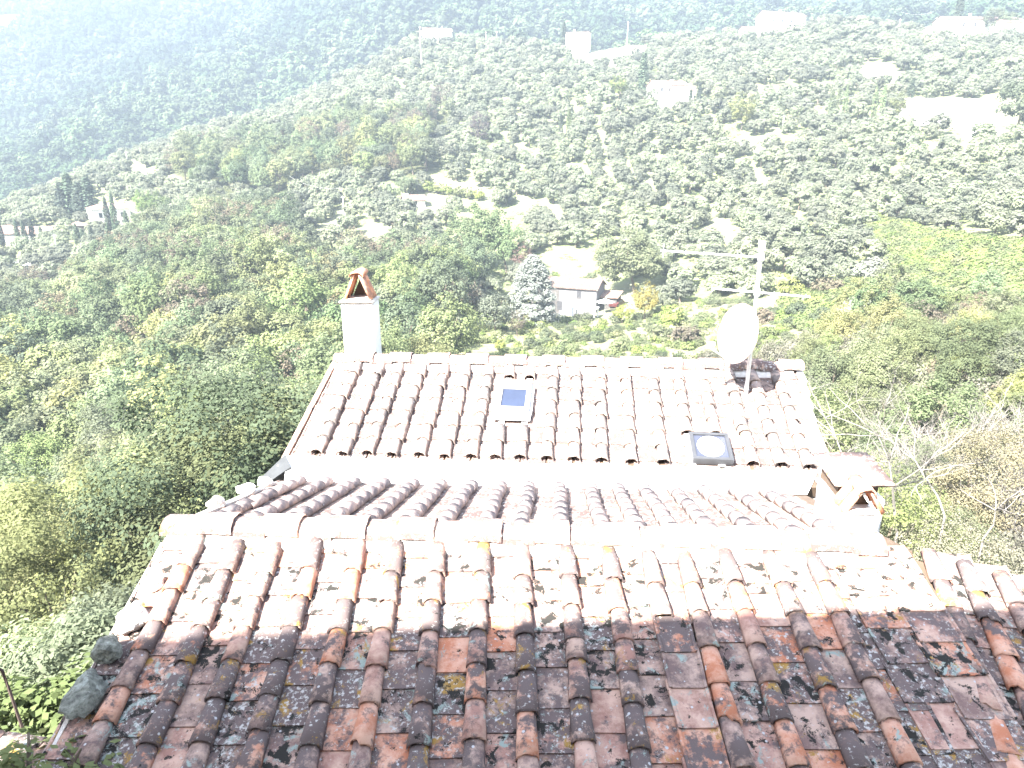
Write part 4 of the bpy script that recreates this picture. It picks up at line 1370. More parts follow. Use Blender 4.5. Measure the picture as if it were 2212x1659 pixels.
# ================================================================== houses on the hill
def far_house(name, x, y, yaw, Lx, Ly, wh, rh, label, wall=M_WALLWHITE, roof=M_PINKROOF, kind='gable', windows=(), chimneys=(), over=0.35, anchor='c', ridge='x', door=None, rr=None, near=True):
    """(x, y): the foot of the middle of its front; yaw in degrees, 0 = front towards the viewer"""
    p = ground_at(x, y, near=near)
    M = Matrix.Translation(p) @ Matrix.Rotation(math.radians(yaw), 4, 'Z')
    if anchor == 'r': M = M @ Matrix.Translation((-Lx / 2, 0, 0))
    e = empty(name, M)
    tag(e, label, 'house')
    hx = Lx / 2
    mb = MB()
    gz = wh + (rh if kind == 'gable' and ridge == 'x' else 0)
    if kind == 'gable' and ridge == 'x':
        vs = [(-hx, 0, -2.5), (hx, 0, -2.5), (hx, Ly, -2.5), (-hx, Ly, -2.5), (-hx, 0, wh), (hx, 0, wh), (hx, Ly, wh), (-hx, Ly, wh), (-hx, Ly / 2, wh + rh), (hx, Ly / 2, wh + rh)]
        fs = [(0, 1, 5, 4), (1, 2, 6, 9, 5), (2, 3, 7, 6), (3, 0, 4, 8, 7)]
    elif kind == 'gable':
        vs = [(-hx, 0, -2.5), (hx, 0, -2.5), (hx, Ly, -2.5), (-hx, Ly, -2.5), (-hx, 0, wh), (hx, 0, wh), (hx, Ly, wh), (-hx, Ly, wh), (0, 0, wh + rh), (0, Ly, wh + rh)]
        fs = [(0, 1, 5, 8, 4), (1, 2, 6, 5), (2, 3, 7, 9, 6), (3, 0, 4, 7)]
    elif kind == 'shed':
        vs = [(-hx, 0, -2.5), (hx, 0, -2.5), (hx, Ly, -2.5), (-hx, Ly, -2.5), (-hx, 0, wh), (hx, 0, wh), (hx, Ly, wh + rh), (-hx, Ly, wh + rh)]
        fs = [(0, 1, 5, 4), (1, 2, 6, 5), (2, 3, 7, 6), (3, 0, 4, 7)]
    else:
        vs = [(-hx, 0, -2.5), (hx, 0, -2.5), (hx, Ly, -2.5), (-hx, Ly, -2.5), (-hx, 0, wh), (hx, 0, wh), (hx, Ly, wh), (-hx, Ly, wh)]
        fs = [(0, 1, 5, 4), (1, 2, 6, 5), (2, 3, 7, 6), (3, 0, 4, 7)]
    mb.add(vs, fs)
    wchild('wall', mb.mesh('wall', [wall]), e, M)
    o = over; t = 0.18
    mb = MB()
    def slab(pts):
        n = len(pts)
        mb.add([(a, b, c) for a, b, c in pts] + [(a, b, c + t) for a, b, c in pts], [tuple(range(n))[::-1], tuple(range(n, 2 * n))] + [(i, (i + 1) % n, n + (i + 1) % n, n + i) for i in range(n)])
    if kind == 'gable' and ridge == 'x':
        k = rh / (Ly / 2)
        slab([(-hx - o, -o, wh - o * k + .02), (hx + o, -o, wh - o * k + .02), (hx + o, Ly / 2, wh + rh + .02), (-hx - o, Ly / 2, wh + rh + .02)])
        slab([(-hx - o, Ly / 2, wh + rh + .02), (hx + o, Ly / 2, wh + rh + .02), (hx + o, Ly + o, wh - o * k + .02), (-hx - o, Ly + o, wh - o * k + .02)])
    elif kind == 'gable':
        k = rh / hx
        slab([(-hx - o, -o, wh - o * k + .02), (0, -o, wh + rh + .02), (0, Ly + o, wh + rh + .02), (-hx - o, Ly + o, wh - o * k + .02)])
        slab([(0, -o, wh + rh + .02), (hx + o, -o, wh - o * k + .02), (hx + o, Ly + o, wh - o * k + .02), (0, Ly + o, wh + rh + .02)])
    elif kind == 'shed':
        k = rh / Ly
        slab([(-hx - o, -o, wh - o * k + .02), (hx + o, -o, wh - o * k + .02), (hx + o, Ly + o, wh + rh + o * k + .02), (-hx - o, Ly + o, wh + rh + o * k + .02)])
    else:
        z = wh + .02; zz = wh + rh; q = min(hx, Ly / 2) * 0.98
        a = [(-hx - o, -o, z), (hx + o, -o, z), (hx + o, Ly + o, z), (-hx - o, Ly + o, z)]
        r1 = (-hx + q, Ly / 2, zz); r2 = (hx - q, Ly / 2, zz)
        mb.add(a + [r1, r2], [(0, 1, 5, 4), (1, 2, 5), (2, 3, 4, 5), (3, 0, 4), (3, 2, 1, 0)])
    rf = wchild('roof', mb.mesh('roof', [roof]), e, M)
    for (wx_, wz, ww, hh) in windows:      # front windows; x from the middle
        mb = MB(); mb.box(wx_ - ww / 2, wx_ + ww / 2, -.04, .02, wz, wz + hh)
        w_ = wchild('window', mb.mesh('window', [M_SHUTTER]), e, M)
        mb = MB(); mb.box(wx_ - ww / 2 - .08, wx_ + ww / 2 + .08, -.10, -.045, wz - .10, wz - .01)
        wchild('sill', mb.mesh('sill', [M_WALLSTONE]), w_, M)
    if door:
        wx_, ww, hh = door
        mb = MB(); mb.box(wx_ - ww / 2, wx_ + ww / 2, -.04, .02, 0, hh)
        wchild('door', mb.mesh('door', [M_SHUTTER]), e, M)
    for (cx, cy, ch_) in chimneys:
        mb = MB(); mb.box(cx - .35, cx + .35, cy - .35, cy + .35, wh, wh + rh + ch_); mb.box(cx - .45, cx + .45, cy - .45, cy + .45, wh + rh + ch_ + .01, wh + rh + ch_ + .15)
        wchild('chimney', mb.mesh('chimney', [wall]), e, M)
    keep(p, max(Lx, Ly) * 0.62 + 1.5)
    pc = M @ Vector((0, Ly / 2, 0)); keep(pc, max(Lx, Ly) * 0.55 + 1.5)
    return e, M

# farmhouse in the middle, half behind the blue cedar
fh, FM = far_house('farmhouse', 1287, 676, -22, 12.0, 6.0, 4.4, 1.3, 'pale stone farmhouse with low tiled roof beside the blue cedar', wall=M_GREYWALL, anchor='r', rr=138,
          windows=((2.6, 2.7, .8, 1.2), (-3.2, 2.6, .8, 1.1), (-3.4, .6, .8, 1.3)), door=(-1.2, 1.0, 1.7))
mb = MB(); mb.box(-6.0, -1.3, -.03, -.005, -1, 4.1); wchild('shaded_stone_facing', mb.mesh('shaded_stone_facing', [M_WALLSTONE]), fh, FM)  # stone facing with the cedar's shade put into its dark grey
an, AM = far_house('outbuilding', 1312, 668, -22, 3.4, 3.6, 2.2, 0.5, 'small grey lean-to in shade at the right end of the farmhouse', wall=M_WALLSTONE, kind='shed', windows=((0, 1.2, .7, .5),))
an['category'] = 'shed'
# awning on posts below it, parasol beside it
p = ground_at(1262, 690); Mx = Matrix.Translation(p + Vector((0, -1.5, 0))) @ Matrix.Rotation(math.radians(-22), 4, 'Z')
e = empty('pergola', Mx); tag(e, 'white flat-roofed pergola in front of the farmhouse right corner', 'pergola')
mb = MB(); mb.box(-2.2, 2.2, -1.4, 1.4, 2.3, 2.42); wchild('canopy', mb.mesh('canopy', [M_WHITEPAINT]), e, Mx)
for sx in (-2, 2):
    for sy in (-1.2, 1.2):
        mb = MB(); mb.box(sx - .12, sx + .12, sy - .12, sy + .12, -.6, 2.3); wchild('post', mb.mesh('post', [M_WHITEPAINT]), e, Mx)
def parasol(x, y, s, label):
    p = ground_at(x, y); Mx = Matrix.Translation(p)
    e = empty('garden_parasol', Mx); tag(e, label, 'parasol')
    mb = MB(); mb.tube([(0, 0, -.2), (0, 0, 2.5 * s)], [.04, .04], 6); wchild('pole', mb.mesh('pole', [M_WHITEPAINT]), e, Mx)
    mb = MB()
    n = 8
    mb.add([(0, 0, 2.75 * s)] + [(1.7 * s * math.cos(2 * math.pi * k / n), 1.7 * s * math.sin(2 * math.pi * k / n), 2.1 * s) for k in range(n)] + [(0, 0, 2.68 * s)],
           [(0, 1 + k, 1 + (k + 1) % n) for k in range(n)] + [(n + 1, 1 + (k + 1) % n, 1 + k) for k in range(n)])
    wchild('canopy', mb.mesh('canopy', [M_WHITEPAINT]), e, Mx)
    return e
parasol(1306, 678, 1.0, 'white garden parasol on the terrace right of the farmhouse')
parasol(46, 584, .95, 'white parasol at the far left among trees, left one of two')
parasol(68, 590, .95, 'white parasol at the far left among trees, right one of two')
def car(x, y, yaw, mat, label):
    p = ground_at(x, y); Mx = Matrix.Translation(p) @ Matrix.Rotation(math.radians(yaw), 4, 'Z')
    e = empty('parked_car', Mx); tag(e, label, 'car')
    mb = MB()
    prof = [(-2.0, .35), (-2.05, .8), (-1.3, .95), (-.7, 1.42), (.9, 1.45), (1.6, .98), (2.05, .85), (2.05, .35)]
    n = len(prof)
    mb.add([(a, -.8, b) for a, b in prof] + [(a, .8, b) for a, b in prof], [tuple(range(n)), tuple(range(n, 2 * n))[::-1]] + [((i + 1) % n, i, n + i, n + (i + 1) % n) for i in range(n)])
    wchild('body', mb.mesh('body', [mat]), e, Mx)
    mb = MB(); mb.box(-.9, 1.0, -.815, .815, .98, 1.34); wchild('window', mb.mesh('window', [M_SHUTTER]), e, Mx)
    for sx in (-1.3, 1.3):
        for sy in (-.72, .72):
            mb = MB(); mb.tube([(sx, sy - .1, .32), (sx, sy + .1, .32)], [.32, .32], 10); wchild('wheel', mb.mesh('wheel', [M_DARK]), e, Mx)
    keep(p, 3)
car(1332, 664, 60, M_REDPAINT, 'dark red car half hidden at the farmhouse terrace under the big oak')

# little hut with red roof and bright yard
hut, HM = far_house('hut', 897, 452, 18, 6.0, 4.6, 2.5, 1.2, 'small white hut with red gabled roof and dark porch in a bright yard', chimneys=((-1.8, 3.2, .3),), windows=((-1.9, 1.3, .8, .8), (.2, 1.3, .8, .8)), ridge='x', over=0.5)
mb = MB(); mb.box(3.002, 3.02, 1.2, 3.2, 0, 2.0); wchild('door', mb.mesh('door', [M_SHUTTER]), hut, HM)
# villa on the left
vil, VM = far_house('villa', 246, 492, 38, 10.5, 9, 5.6, 1.8, 'white villa with hipped terracotta roof behind slim cypresses at the left', kind='hip', windows=((-3, 3.2, .9, 1.3), (0, 3.2, .9, 1.3), (3, 3.2, .9, 1.3), (3, .6, .9, 1.6)))
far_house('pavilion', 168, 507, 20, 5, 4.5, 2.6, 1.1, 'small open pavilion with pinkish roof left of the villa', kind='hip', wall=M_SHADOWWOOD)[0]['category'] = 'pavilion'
far_house('long_house', 62, 524, 12, 12, 6, 2.6, 1.6, 'low house with long red roof near the left picture edge behind cypresses')
far_house('long_house', -2, 528, 60, 12, 7, 3.2, 1.6, 'salmon-roofed house cut by the left edge of the picture', wall=M_WALLSTONE)
# houses higher up
far_house('tower_house', 1246, 108, -14, 11.5, 9, 10.0, 0.7, 'tall blank white house on the crest beside a dark cypress', kind='shed', windows=((1.6, 1.6, 1.0, 1.5),), chimneys=((-2, 3, .8),))
mb = MB()
g1 = ground_at(1205, 108)
far_house('annex', 1196, 112, -14, 8, 6, 2.6, 0.6, 'low white annex adjoining the left side of the tall white house', kind='shed')
far_house('country_house', 1450, 215, 14, 13, 8, 5.0, 1.6, 'pinkish two storey country house right of the tall pointed cypress', windows=((-4, 2.8, .9, 1.2), (-1, 2.8, .9, 1.2), (3, 2.8, .9, 1.2)), chimneys=((2, 5, .5),))
far_house('outbuilding', 1478, 220, 14, 7, 6, 3.6, 1.2, 'low annex with shallow roof at the right of the pinkish country house')
far_house('outbuilding', 1460, 228, 8, 13, 5, 1.0, 2.4, 'long low shed with sloping white roof just below the pinkish house', kind='shed', roof=M_LEAD)
far_house('long_house', 1697, 60, 16, 22, 9, 6.5, 2.0, 'long white house with pink roof and red gable edge on the upper right crest', windows=((-7, 3.5, 1, 1.4), (-2, 3.5, 1, 1.4), (3, 3.5, 1, 1.4)), chimneys=((-1, 4.5, 1.0),))
far_house('outbuilding', 1630, 66, 10, 11, 6, 3, 1.2, 'low pinkish outbuilding left of the long white house on the crest')
far_house('long_house', 2125, 60, 4, 34, 9, 5.6, 1.6, 'long white house with red tile eave above dark round bushes, far upper right', windows=((-9, 3, 1, 1.5), (-4, 3, 1, 1.5), (1, 3, 1, 1.5), (7, 3, 1, 1.5)), chimneys=((-4, 4.5, 1.2),))
far_house('outbuilding', 2205, 66, 4, 14, 8, 4.4, 1.4, 'lower tiled wing cut by the right picture edge beside the long house')
far_house('barn', 2098, 252, 6, 25, 12, 1.4, 3.8, 'large barn with broad white roof on the right', kind='shed', roof=M_LEAD)[0]['category'] = 'barn'
far_house('shed', 1995, 262, 6, 9, 5, 2.4, 1.0, 'small white-roofed shed at the left foot of the broad white barn', kind='shed', roof=M_LEAD)[0]['category'] = 'shed'
far_house('shed', 2140, 293, 4, 9, 5, 2.4, 0.8, 'small shed with pale roof below the broad white barn', kind='shed', roof=M_LEAD)[0]['category'] = 'shed'
far_house('shed', 2030, 46, 0, 8, 5, 2.6, 1.0, 'little white-roofed shed left of the cypress by the long right house', kind='shed', roof=M_LEAD)[0]['category'] = 'shed'
far_house('country_house', 945, 62, 12, 16, 8, 5, 1.8, 'small white house at the edge of the blue wood, upper middle left', chimneys=((3, 4, .8),))
far_house('country_house', 1352, 20, 0, 14, 8, 5, 1.5, 'white house half cut by the top edge of the picture', near=False)
# bare quarry and buildings at the top left
def lump_sheet(name, x0, x1, y0, y1, nx, ny, mat, label, amp=2.0, kind='structure'):
    mb = MB(); g = random.Random(3)
    for j in range(ny + 1):
        for i in range(nx + 1):
            x = x0 + (x1 - x0) * i / nx; y = y0 + (y1 - y0) * j / ny
            p = ground_at(x, y, near=False)
            edge = (i in (0, nx)) or (j in (0, ny))
            mb.v.append((p.x, p.y, p.z + (0.2 if edge else 9 + g.uniform(-amp, amp))))
    for j in range(ny):
        for i in range(nx):
            a = j * (nx + 1) + i
            mb.f.append((a, a + 1, a + nx + 2, a + nx + 1)); mb.m.append(0)
    o = link(name, fix_normals(mb.mesh(name, [mat]))); tag(o, kind=kind); return o
M_QUARRY = simple('bare_earth', (0.20, 0.13, 0.08), 0.95, 0.05, 0.35, 0.5, stain=(0.24, 0.20, 0.16))
lump_sheet('earth_bank', -110, 66, 84, 42, 8, 4, M_QUARRY, '')
far_house('works_building', -12, 92, 6, 36, 14, 14, 2, 'white works building below the bare orange quarry at the top left edge', roof=M_LEAD, near=False)[0]['category'] = 'building'

# ------------------------------------------------------------------ poles
POLES = [(683, 180, 208), (503, 243, 273), (277, 329, 360), (625, 397, 415), (744, 427, 478), (126, 508, 556), (1050, 72, 96), (1073, 64, 90), (910, 66, 138), (1354, 54, 104), (2022, 20, 52), (1943, 31, 55), (1864, 226, 256), (1690, 252, 282), (1651, 249, 272), (2072, 306, 368), (1795, 430, 464), (1594, 370, 396), (1575, 433, 468), (1530, 306, 330), (1769, 14, 28)]
NEARBY = ['on the ridge line against the blue wood', 'where the olive ridge meets the wood', 'by the dirt road on the left', 'among trees near the wood patch', 'in the olives left of the hut', 'in front of the cypresses at the left',
          'left of a pair on the crest near the tall house', 'right of a pair on the crest near the tall house', 'tall one by the edge of the wood, upper middle', 'right of the tall white house', 'tallest on the crest by the long right house',
          'on the crest left of the tallest', 'in front of the slim pale cypresses', 'right one of two in the right grove', 'left one of two in the right grove', 'leaning one below the barn', 'in the lower right grove', 'short one in the middle grove',
          'low in the middle grove', 'above the green net', 'small one beside the crest house']
for (x, yt, yb), nb in zip(POLES, NEARBY):
    p = ground_at(x, yb)
    z = float(np.array(p) @ FW)
    h = (yb - yt) * z / F * 1.02
    lean = 0.10 if 'leaning' in nb else rnd.uniform(-.01, .01)
    Mx = Matrix.Translation(p) @ Matrix.Rotation(lean, 4, 'Y')
    e = empty('utility_pole', Mx); tag(e, 'pale utility pole ' + nb, 'pole')
    mb = MB(); mb.tube([(0, 0, -1), (0, 0, h)], [.19, .13], 8); wchild('shaft', mb.mesh('shaft', [M_POLE]), e, Mx)
    mb = MB(); mb.box(-.55, .55, -.06, .06, h - .45, h - .33); wchild('crossarm', mb.mesh('crossarm', [M_POLE]), e, Mx)
    keep(p, 1.2)
def wire(a, b, label):
    pa, pb = ground_at(*a[:2]), ground_at(*b[:2])
    pa.z += a[2]; pb.z += b[2]
    pts = [pa.lerp(pb, t / 10) - Vector((0, 0, 4 * 1.6 * (t / 10) * (1 - t / 10))) for t in range(11)]
    mb = MB(); mb.tube(pts, [.014] * 11, 4)
    o = link('power_line', mb.mesh('power_line', [M_POLE])); tag(o, label, 'wire')
wire((1943, 55, 8), (2022, 52, 10), 'thin pale wire strung between the two crest poles at upper right')
wire((1690, 282, 8), (1864, 256, 8), 'thin pale wire crossing the right grove towards the slim cypresses')
wire((744, 478, 9), (625, 415, 5), 'thin pale wire running left from the pole beside the hut')

# ------------------------------------------------------------------ single trees
def tree_at(x, ybase, s, meshes, name, label, cat='tree', group=None, color=None, sz=None, k=2.0, parts=('crown', 'trunk'), dy=0):
    p = ground_at(x, ybase)
    keep(p, k * s)
    return set_tree(name, meshes, p, s, label, cat, group, color=color, sz=sz, parts=parts, sink=dy)
# blue cedar, layered branches
def cedar(x, y, h, r):
    p = ground_at(x, y); keep(p, r * 0.95)
    e = empty('blue_cedar', Matrix.Translation(p)); tag(e, 'large silvery blue cedar with tiered drooping branches left of the farmhouse', 'tree')
    g = np.random.default_rng(5)
    C = []; Rr = []
    for k in range(520):
        f = g.random()
        z = h * (0.06 + 0.92 * f)
        rad = r * max(1 - f ** 1.7, 0) ** 0.6 * (0.8 + 0.35 * g.random()) + 0.1
        a = g.random() * 6.283
        tier = math.sin(z * 3.1 + a) * 0.15
        q = 0.55 + 0.45 * g.random()
        C.append((math.cos(a) * rad * q, math.sin(a) * rad * q, z - 0.12 * rad * q + tier))
        Rr.append((0.8, 0.8, 0.42))
    me = leaf_mesh('crown', np.array(C), np.array(Rr), 40, 0.24, L_CEDAR, 6, upbias=0.9, core=np.array([0, 0, h * .3]))
    wchild('crown', me, e, Matrix.Translation(p))
    mb = MB(); mb.tube([(0, 0, -.5), (0, 0, h * .5), (0, 0, h * .96)], [.3, .18, .03], 7)
    for k in range(26):
        z = h * (0.08 + 0.8 * k / 26); a = k * 2.4; rr = r * (1 - z / h) ** .8
        mb.tube([(0, 0, z), (math.cos(a) * rr, math.sin(a) * rr, z - .1 * rr)], [.07, .02], 4)
    wchild('trunk', mb.mesh('trunk', [M_DEAD]), e, Matrix.Translation(p))
cedar(1150, 696, 11.6, 4.5)
OAKBIG = make_broad(L_OAK, 360, 230, 85, 0.19)
tree_at(1372, 632, 1.5, OAKBIG, 'oak_tree', 'big round dark green oak right of the farmhouse', color=(1.25, 1.25, 1.1), k=3.2, sz=1.25)
tree_at(1392, 690, 0.62, YELL[0], 'fruit_tree', 'small yellowish tree at the foot of the big oak', color=(1.15, .9, .8), k=3)
tree_at(1070, 726, 0.80, (BROAD_MID[3][0], BROAD_MID[3][1]), 'broadleaf_tree', 'grey green round tree below and left of the blue cedar', color=(1.1, 1.1, 1.2), k=3)
tree_at(1118, 728, 0.42, RUST[0], 'shrub', 'brownish shrub on the slope between the cedar and the grey round tree', 'shrub', k=3)
tree_at(1345, 700, 0.45, YELL[0], 'shrub', 'spreading yellow green shrub casting a dark shadow below the terrace', 'shrub', k=3, sz=.35)
tree_at(1050, 582, 1.55, ACAC[0], 'acacia_tree', 'bright green feathery tree, tallest of the group left of the middle', color=(1.2, 1.25, 1.0), k=2.6)
tree_at(1005, 585, 1.2, ACAC[1], 'acacia_tree', 'bright green feathery tree left beside the tallest one', color=(1.15, 1.2, .95), k=2.6)
tree_at(1095, 590, 1.1, ACAC[1], 'acacia_tree', 'bright green tree right beside the tallest feathery one', color=(1.0, 1.1, .9), k=2.6)
tree_at(1130, 602, 0.75, RUST[0], 'bare_brown_tree', 'thin mauve brown tree at the right of the bright green group', color=(1.0, .85, 1.0), k=3)
tree_at(922, 372, 1.05, BROAD_MID[3], 'broadleaf_tree', 'dense dark green tree standing alone above the yellow hedge', k=3.2, sz=1.3)
tree_at(880, 432, 0.85, BROAD_MID[3], 'broadleaf_tree', 'dark green tree right behind the hut', k=2.2)
# hedge by the hut
for k in range(7):
    x = 903 + k * 22
    tree_at(x, 414 + k * 3.2, 1.9, (SHRUB_YELLOW, SHRUB_STEM), 'hedge_bush', ('yellow green hedge bush above the hut, %s from the left end' % ('first second third fourth fifth sixth seventh'.split()[k])), 'bush', 'yellow green hedge above the hut', k=1.2)
def cyp(x, y, h, w, label, group=None, color=None, v=0):
    p = ground_at(x, y); keep(p, w + .8)
    M = Matrix.Translation(p) @ Matrix.Rotation(rnd.random() * 6, 4, 'Z') @ Matrix.Diagonal((w / .9, w / .9, h / 8, 1))
    e = empty('cypress_tree', M); tag(e, label, 'cypress', group)
    for nm, me in (('crown', CYP[v % 3]), ('trunk', CYP_TRUNK)):
        o = bpy.data.objects.new(nm, me); COL.objects.link(o); o.parent = e
        if color and nm == 'crown': o.color = (*color, 1)
cyp(1388, 210, 15.5, 2.3, 'tall broad pointed cypress left of the pinkish country house')
cyp(1217, 100, 14, 1.8, 'tall dark cypress at the left corner of the tall white house')
cyp(2065, 62, 17, 2.2, 'tall dark cypress left of the long right house')
cyp(1509, 232, 8, 1.3, 'bluish cypress at the right end of the pinkish country house')
cyp(1490, 240, 7, 1.0, 'slim pale cypress in front of the pinkish house annex')
cyp(1211, 300, 8, 1.1, 'darker left one of twin cypresses in the middle grove', v=1)
cyp(1229, 295, 8.5, 1.2, 'paler right one of twin cypresses in the middle grove', color=(1.7, 1.7, 1.2))
for k, (x, y, h, lab) in enumerate(((239, 512, 11, 'left one in front of the white wall'), (254, 516, 12.5, 'right one in front of the white wall'), (278, 512, 7, 'short one at the shaded right wall'))):
    cyp(x, y, h, 1.1, 'slim dark cypress at the villa, ' + lab, v=k)
for k, (x, h) in enumerate(((8, 8), (44, 8), (60, 8), (76, 8), (95, 6), (172, 7), (184, 5), (203, 6), (240, 7), (300, 8), (345, 9), (370, 8))):
    if x < 250:
        cyp(x, 536 + (k % 3) * 3, h, 0.95, 'slim cypress in the row below the left houses, ' + ['at the picture edge', 'first of four close together', 'second of four close together', 'third of four close together', 'last and lowest of four close together', 'below the pavilion', 'small one right of the pavilion', 'single one between pavilion and villa', 'nearest the villa'][k], v=k)
for k, (x, y, h, lab) in enumerate(((142, 472, 11, 'leftmost'), (158, 470, 13.5, 'tallest'), (180, 474, 11, 'third from left'), (200, 472, 12.5, 'nearest the villa'))):
    cyp(x, y, h, 2.8, 'dark conifer in the tall clump left of the villa, ' + lab, v=k, color=(1.0, 1.05, 1.1))
for k, (x, y) in enumerate(((1792, 262), (1806, 260), (1822, 258), (1885, 258), (1902, 256))):
    cyp(x, y, 9, 1.0, 'slim pale green cypress in the right grove, ' + ['leftmost of three', 'middle of three', 'rightmost of three', 'left of a pair', 'right of a pair'][k], color=(2.0, 1.9, 1.5), v=k)
cyp(1963, 232, 8, 1.2, 'darker cypress above the purple bush on the right', v=1)
tree_at(1970, 262, 2.2, (SHRUB_PLUM, SHRUB_STEM), 'plum_bush', 'round dark purple bush in the right grove', 'bush', k=1.5)
tree_at(1452, 214, 1.7, (SHRUB_PLUM, SHRUB_STEM), 'plum_bush', 'purple bush against the front of the pinkish country house', 'bush', k=1.2)
tree_at(1336, 215, 0.95, YELL[0], 'lime_tree', 'round bright yellow green tree left of the pointed cypress', k=3, sz=.85)
tree_at(1412, 222, 0.62, BROAD_MID[3], 'broadleaf_tree', 'low dark green tree between pointed cypress and pinkish house', k=3)
tree_at(1600, 285, 1.15, YELL[0], 'broadleaf_tree', 'yellow green tree in the grove below the bright field', k=3)
tree_at(1945, 262, 0.9, YELL[0], 'broadleaf_tree', 'round yellow green tree left of the barn', k=3, sz=.8)
tree_at(2195, 290, 1.5, BROAD_MID[5], 'broadleaf_tree', 'yellowish green tree at the right edge below the barn', k=3)
tree_at(2140, 74, 1.2, BROAD_MID[3], 'broadleaf_tree', 'dark round tree in front of the long right house, left one', k=3)
tree_at(2170, 74, 1.0, BROAD_MID[3], 'broadleaf_tree', 'dark round tree in front of the long right house, right one', k=3)
tree_at(350, 482, 1.05, YELL[0], 'umbrella_pine', 'round light green pine right of the villa, larger one', color=(.8, .95, .8), k=3, sz=.9)
tree_at(318, 476, 0.8, YELL[0], 'umbrella_pine', 'round light green pine right of the villa, smaller one', color=(.75, .95, .8), k=3, sz=.9)
tree_at(860, 315, 1.2, RUST[0], 'broadleaf_tree', 'pale brownish tree in the wood patch above the dark lone tree', k=2.4)
tree_at(950, 240, 1.15, BROAD_MID[4], 'broadleaf_tree', 'brown leaved round tree on the upper slope', k=2.6)
tree_at(1035, 312, 1.15, BROAD_MID[4], 'broadleaf_tree', 'mauve grey tree in the middle of the olive grove', color=(.9, .85, 1.), k=2.6)
tree_at(1885, 604, 2.3, (SHRUB_SILVER, SHRUB_STEM), 'silver_shrub', 'bright silvery white shrub on the bramble slope, upper one', 'shrub', k=1.2)
tree_at(1868, 608, 2.0, (SHRUB_SILVER, SHRUB_STEM), 'silver_shrub', 'silvery white shrub just left of the upper bright one', 'shrub', k=1.2)
tree_at(1862, 708, 2.3, (SHRUB_SILVER, SHRUB_STEM), 'silver_shrub', 'bright silvery white shrub on the bramble slope, lower one', 'shrub', k=1.2)

# dead bleached trees
def dead_tree(x, y, z, h, seed, label, spread=0.9, lean=(0, 0)):
    top = Vector(at(x, y, z))
    g = random.Random(seed)
    e = empty('bare_tree', Matrix.Translation((top.x, top.y, top.z - h))); tag(e, label, 'tree')
    mb = MB(); br = MB()
    def grow(p, d, L, r, depth, m):
        pts = [p]; rs = [r]; q = p
        n = 4
        for i in range(n):
            d = (d + Vector((g.gauss(0, .22), g.gauss(0, .22), g.gauss(0, .12) + .03))).normalized()
            q = q + d * (L / n); pts.append(q); rs.append(r * (1 - 0.62 * (i + 1) / n))
        m.tube(pts, rs, 5 if depth < 2 else 3)
        if depth < 4:
            for k in range(g.choice([2, 3, 4]) if depth else 9):
                f = g.uniform(0.3, 1.0)
                i = min(int(f * n), n - 1)
                dd = (d + Vector((g.gauss(0, spread), g.gauss(0, spread), g.gauss(0.05, .45)))).normalized()
                grow(pts[i + 1], dd, L * g.uniform(.42, .68), rs[i + 1] * .75, depth + 1, br)
    g0 = H(top.x, top.y) - (top.z - h)
    if g0 < -0.2: mb.tube([(0, 0, g0), (0, 0, 0.02)], [0.017 * h, 0.013 * h], 6)
    grow(Vector((0, 0, 0)), Vector((lean[0], lean[1], 1)).normalized(), h * .92, 0.0125 * h, 0, mb)
    wchild('trunk', mb.mesh('trunk', [M_DEAD]), e, e.matrix_basis)
    wchild('branches', br.mesh('branches', [M_DEAD]), e, e.matrix_basis)
def skirt(x, y, z, h, word):
    top = Vector(at(x, y, z)); g_ = H(top.x, top.y + 1.2)
    sz = max((top.z - .62 * h - g_) / 9.0, .3)
    set_tree('broadleaf_tree', BROAD_NEAR[1], (top.x, top.y + .3, g_), .62, 'green tree out of which the ' + word + ' rises', 'tree', sz=sz)
    keep(top, 1.0)
skirt(310, 912, 47, 2.8, 'broken bleached trunk'); skirt(478, 895, 46, 2.8, 'finely branched white dead tree'); skirt(210, 960, 44, 2.2, 'small white dead tree'); skirt(655, 830, 48, 2.8, 'pinkish bare tree')
dead_tree(1985, 905, 17.5, 3.2, 11, 'bleached leafless tree with upright forked trunk right of the chimneys')
dead_tree(1852, 845, 20, 2.4, 12, 'pale tangled leafless tree just right of the farther roof', 1.2)
dead_tree(2080, 930, 17, 2.3, 13, 'leafless tree with long arms reaching left, near the right edge', 1.1, (-.3, 0))
dead_tree(1800, 890, 19, 1.9, 19, 'low tangled leafless tree beside the farther roof verge', 1.3)
dead_tree(2160, 1010, 16, 1.8, 20, 'leafless bleached bush at the right picture edge', 1.3)
dead_tree(310, 912, 47, 2.8, 14, 'broken bleached trunk standing in the left wood', .7, (-.15, 0))
dead_tree(478, 895, 46, 2.8, 15, 'finely branched white dead tree in the left wood', 1.1)
dead_tree(210, 960, 44, 2.2, 16, 'small white dead tree leftmost in the left wood', 1.1)
dead_tree(655, 830, 48, 2.8, 17, 'pinkish bare tree close to the verge of the farther roof', 1.1)

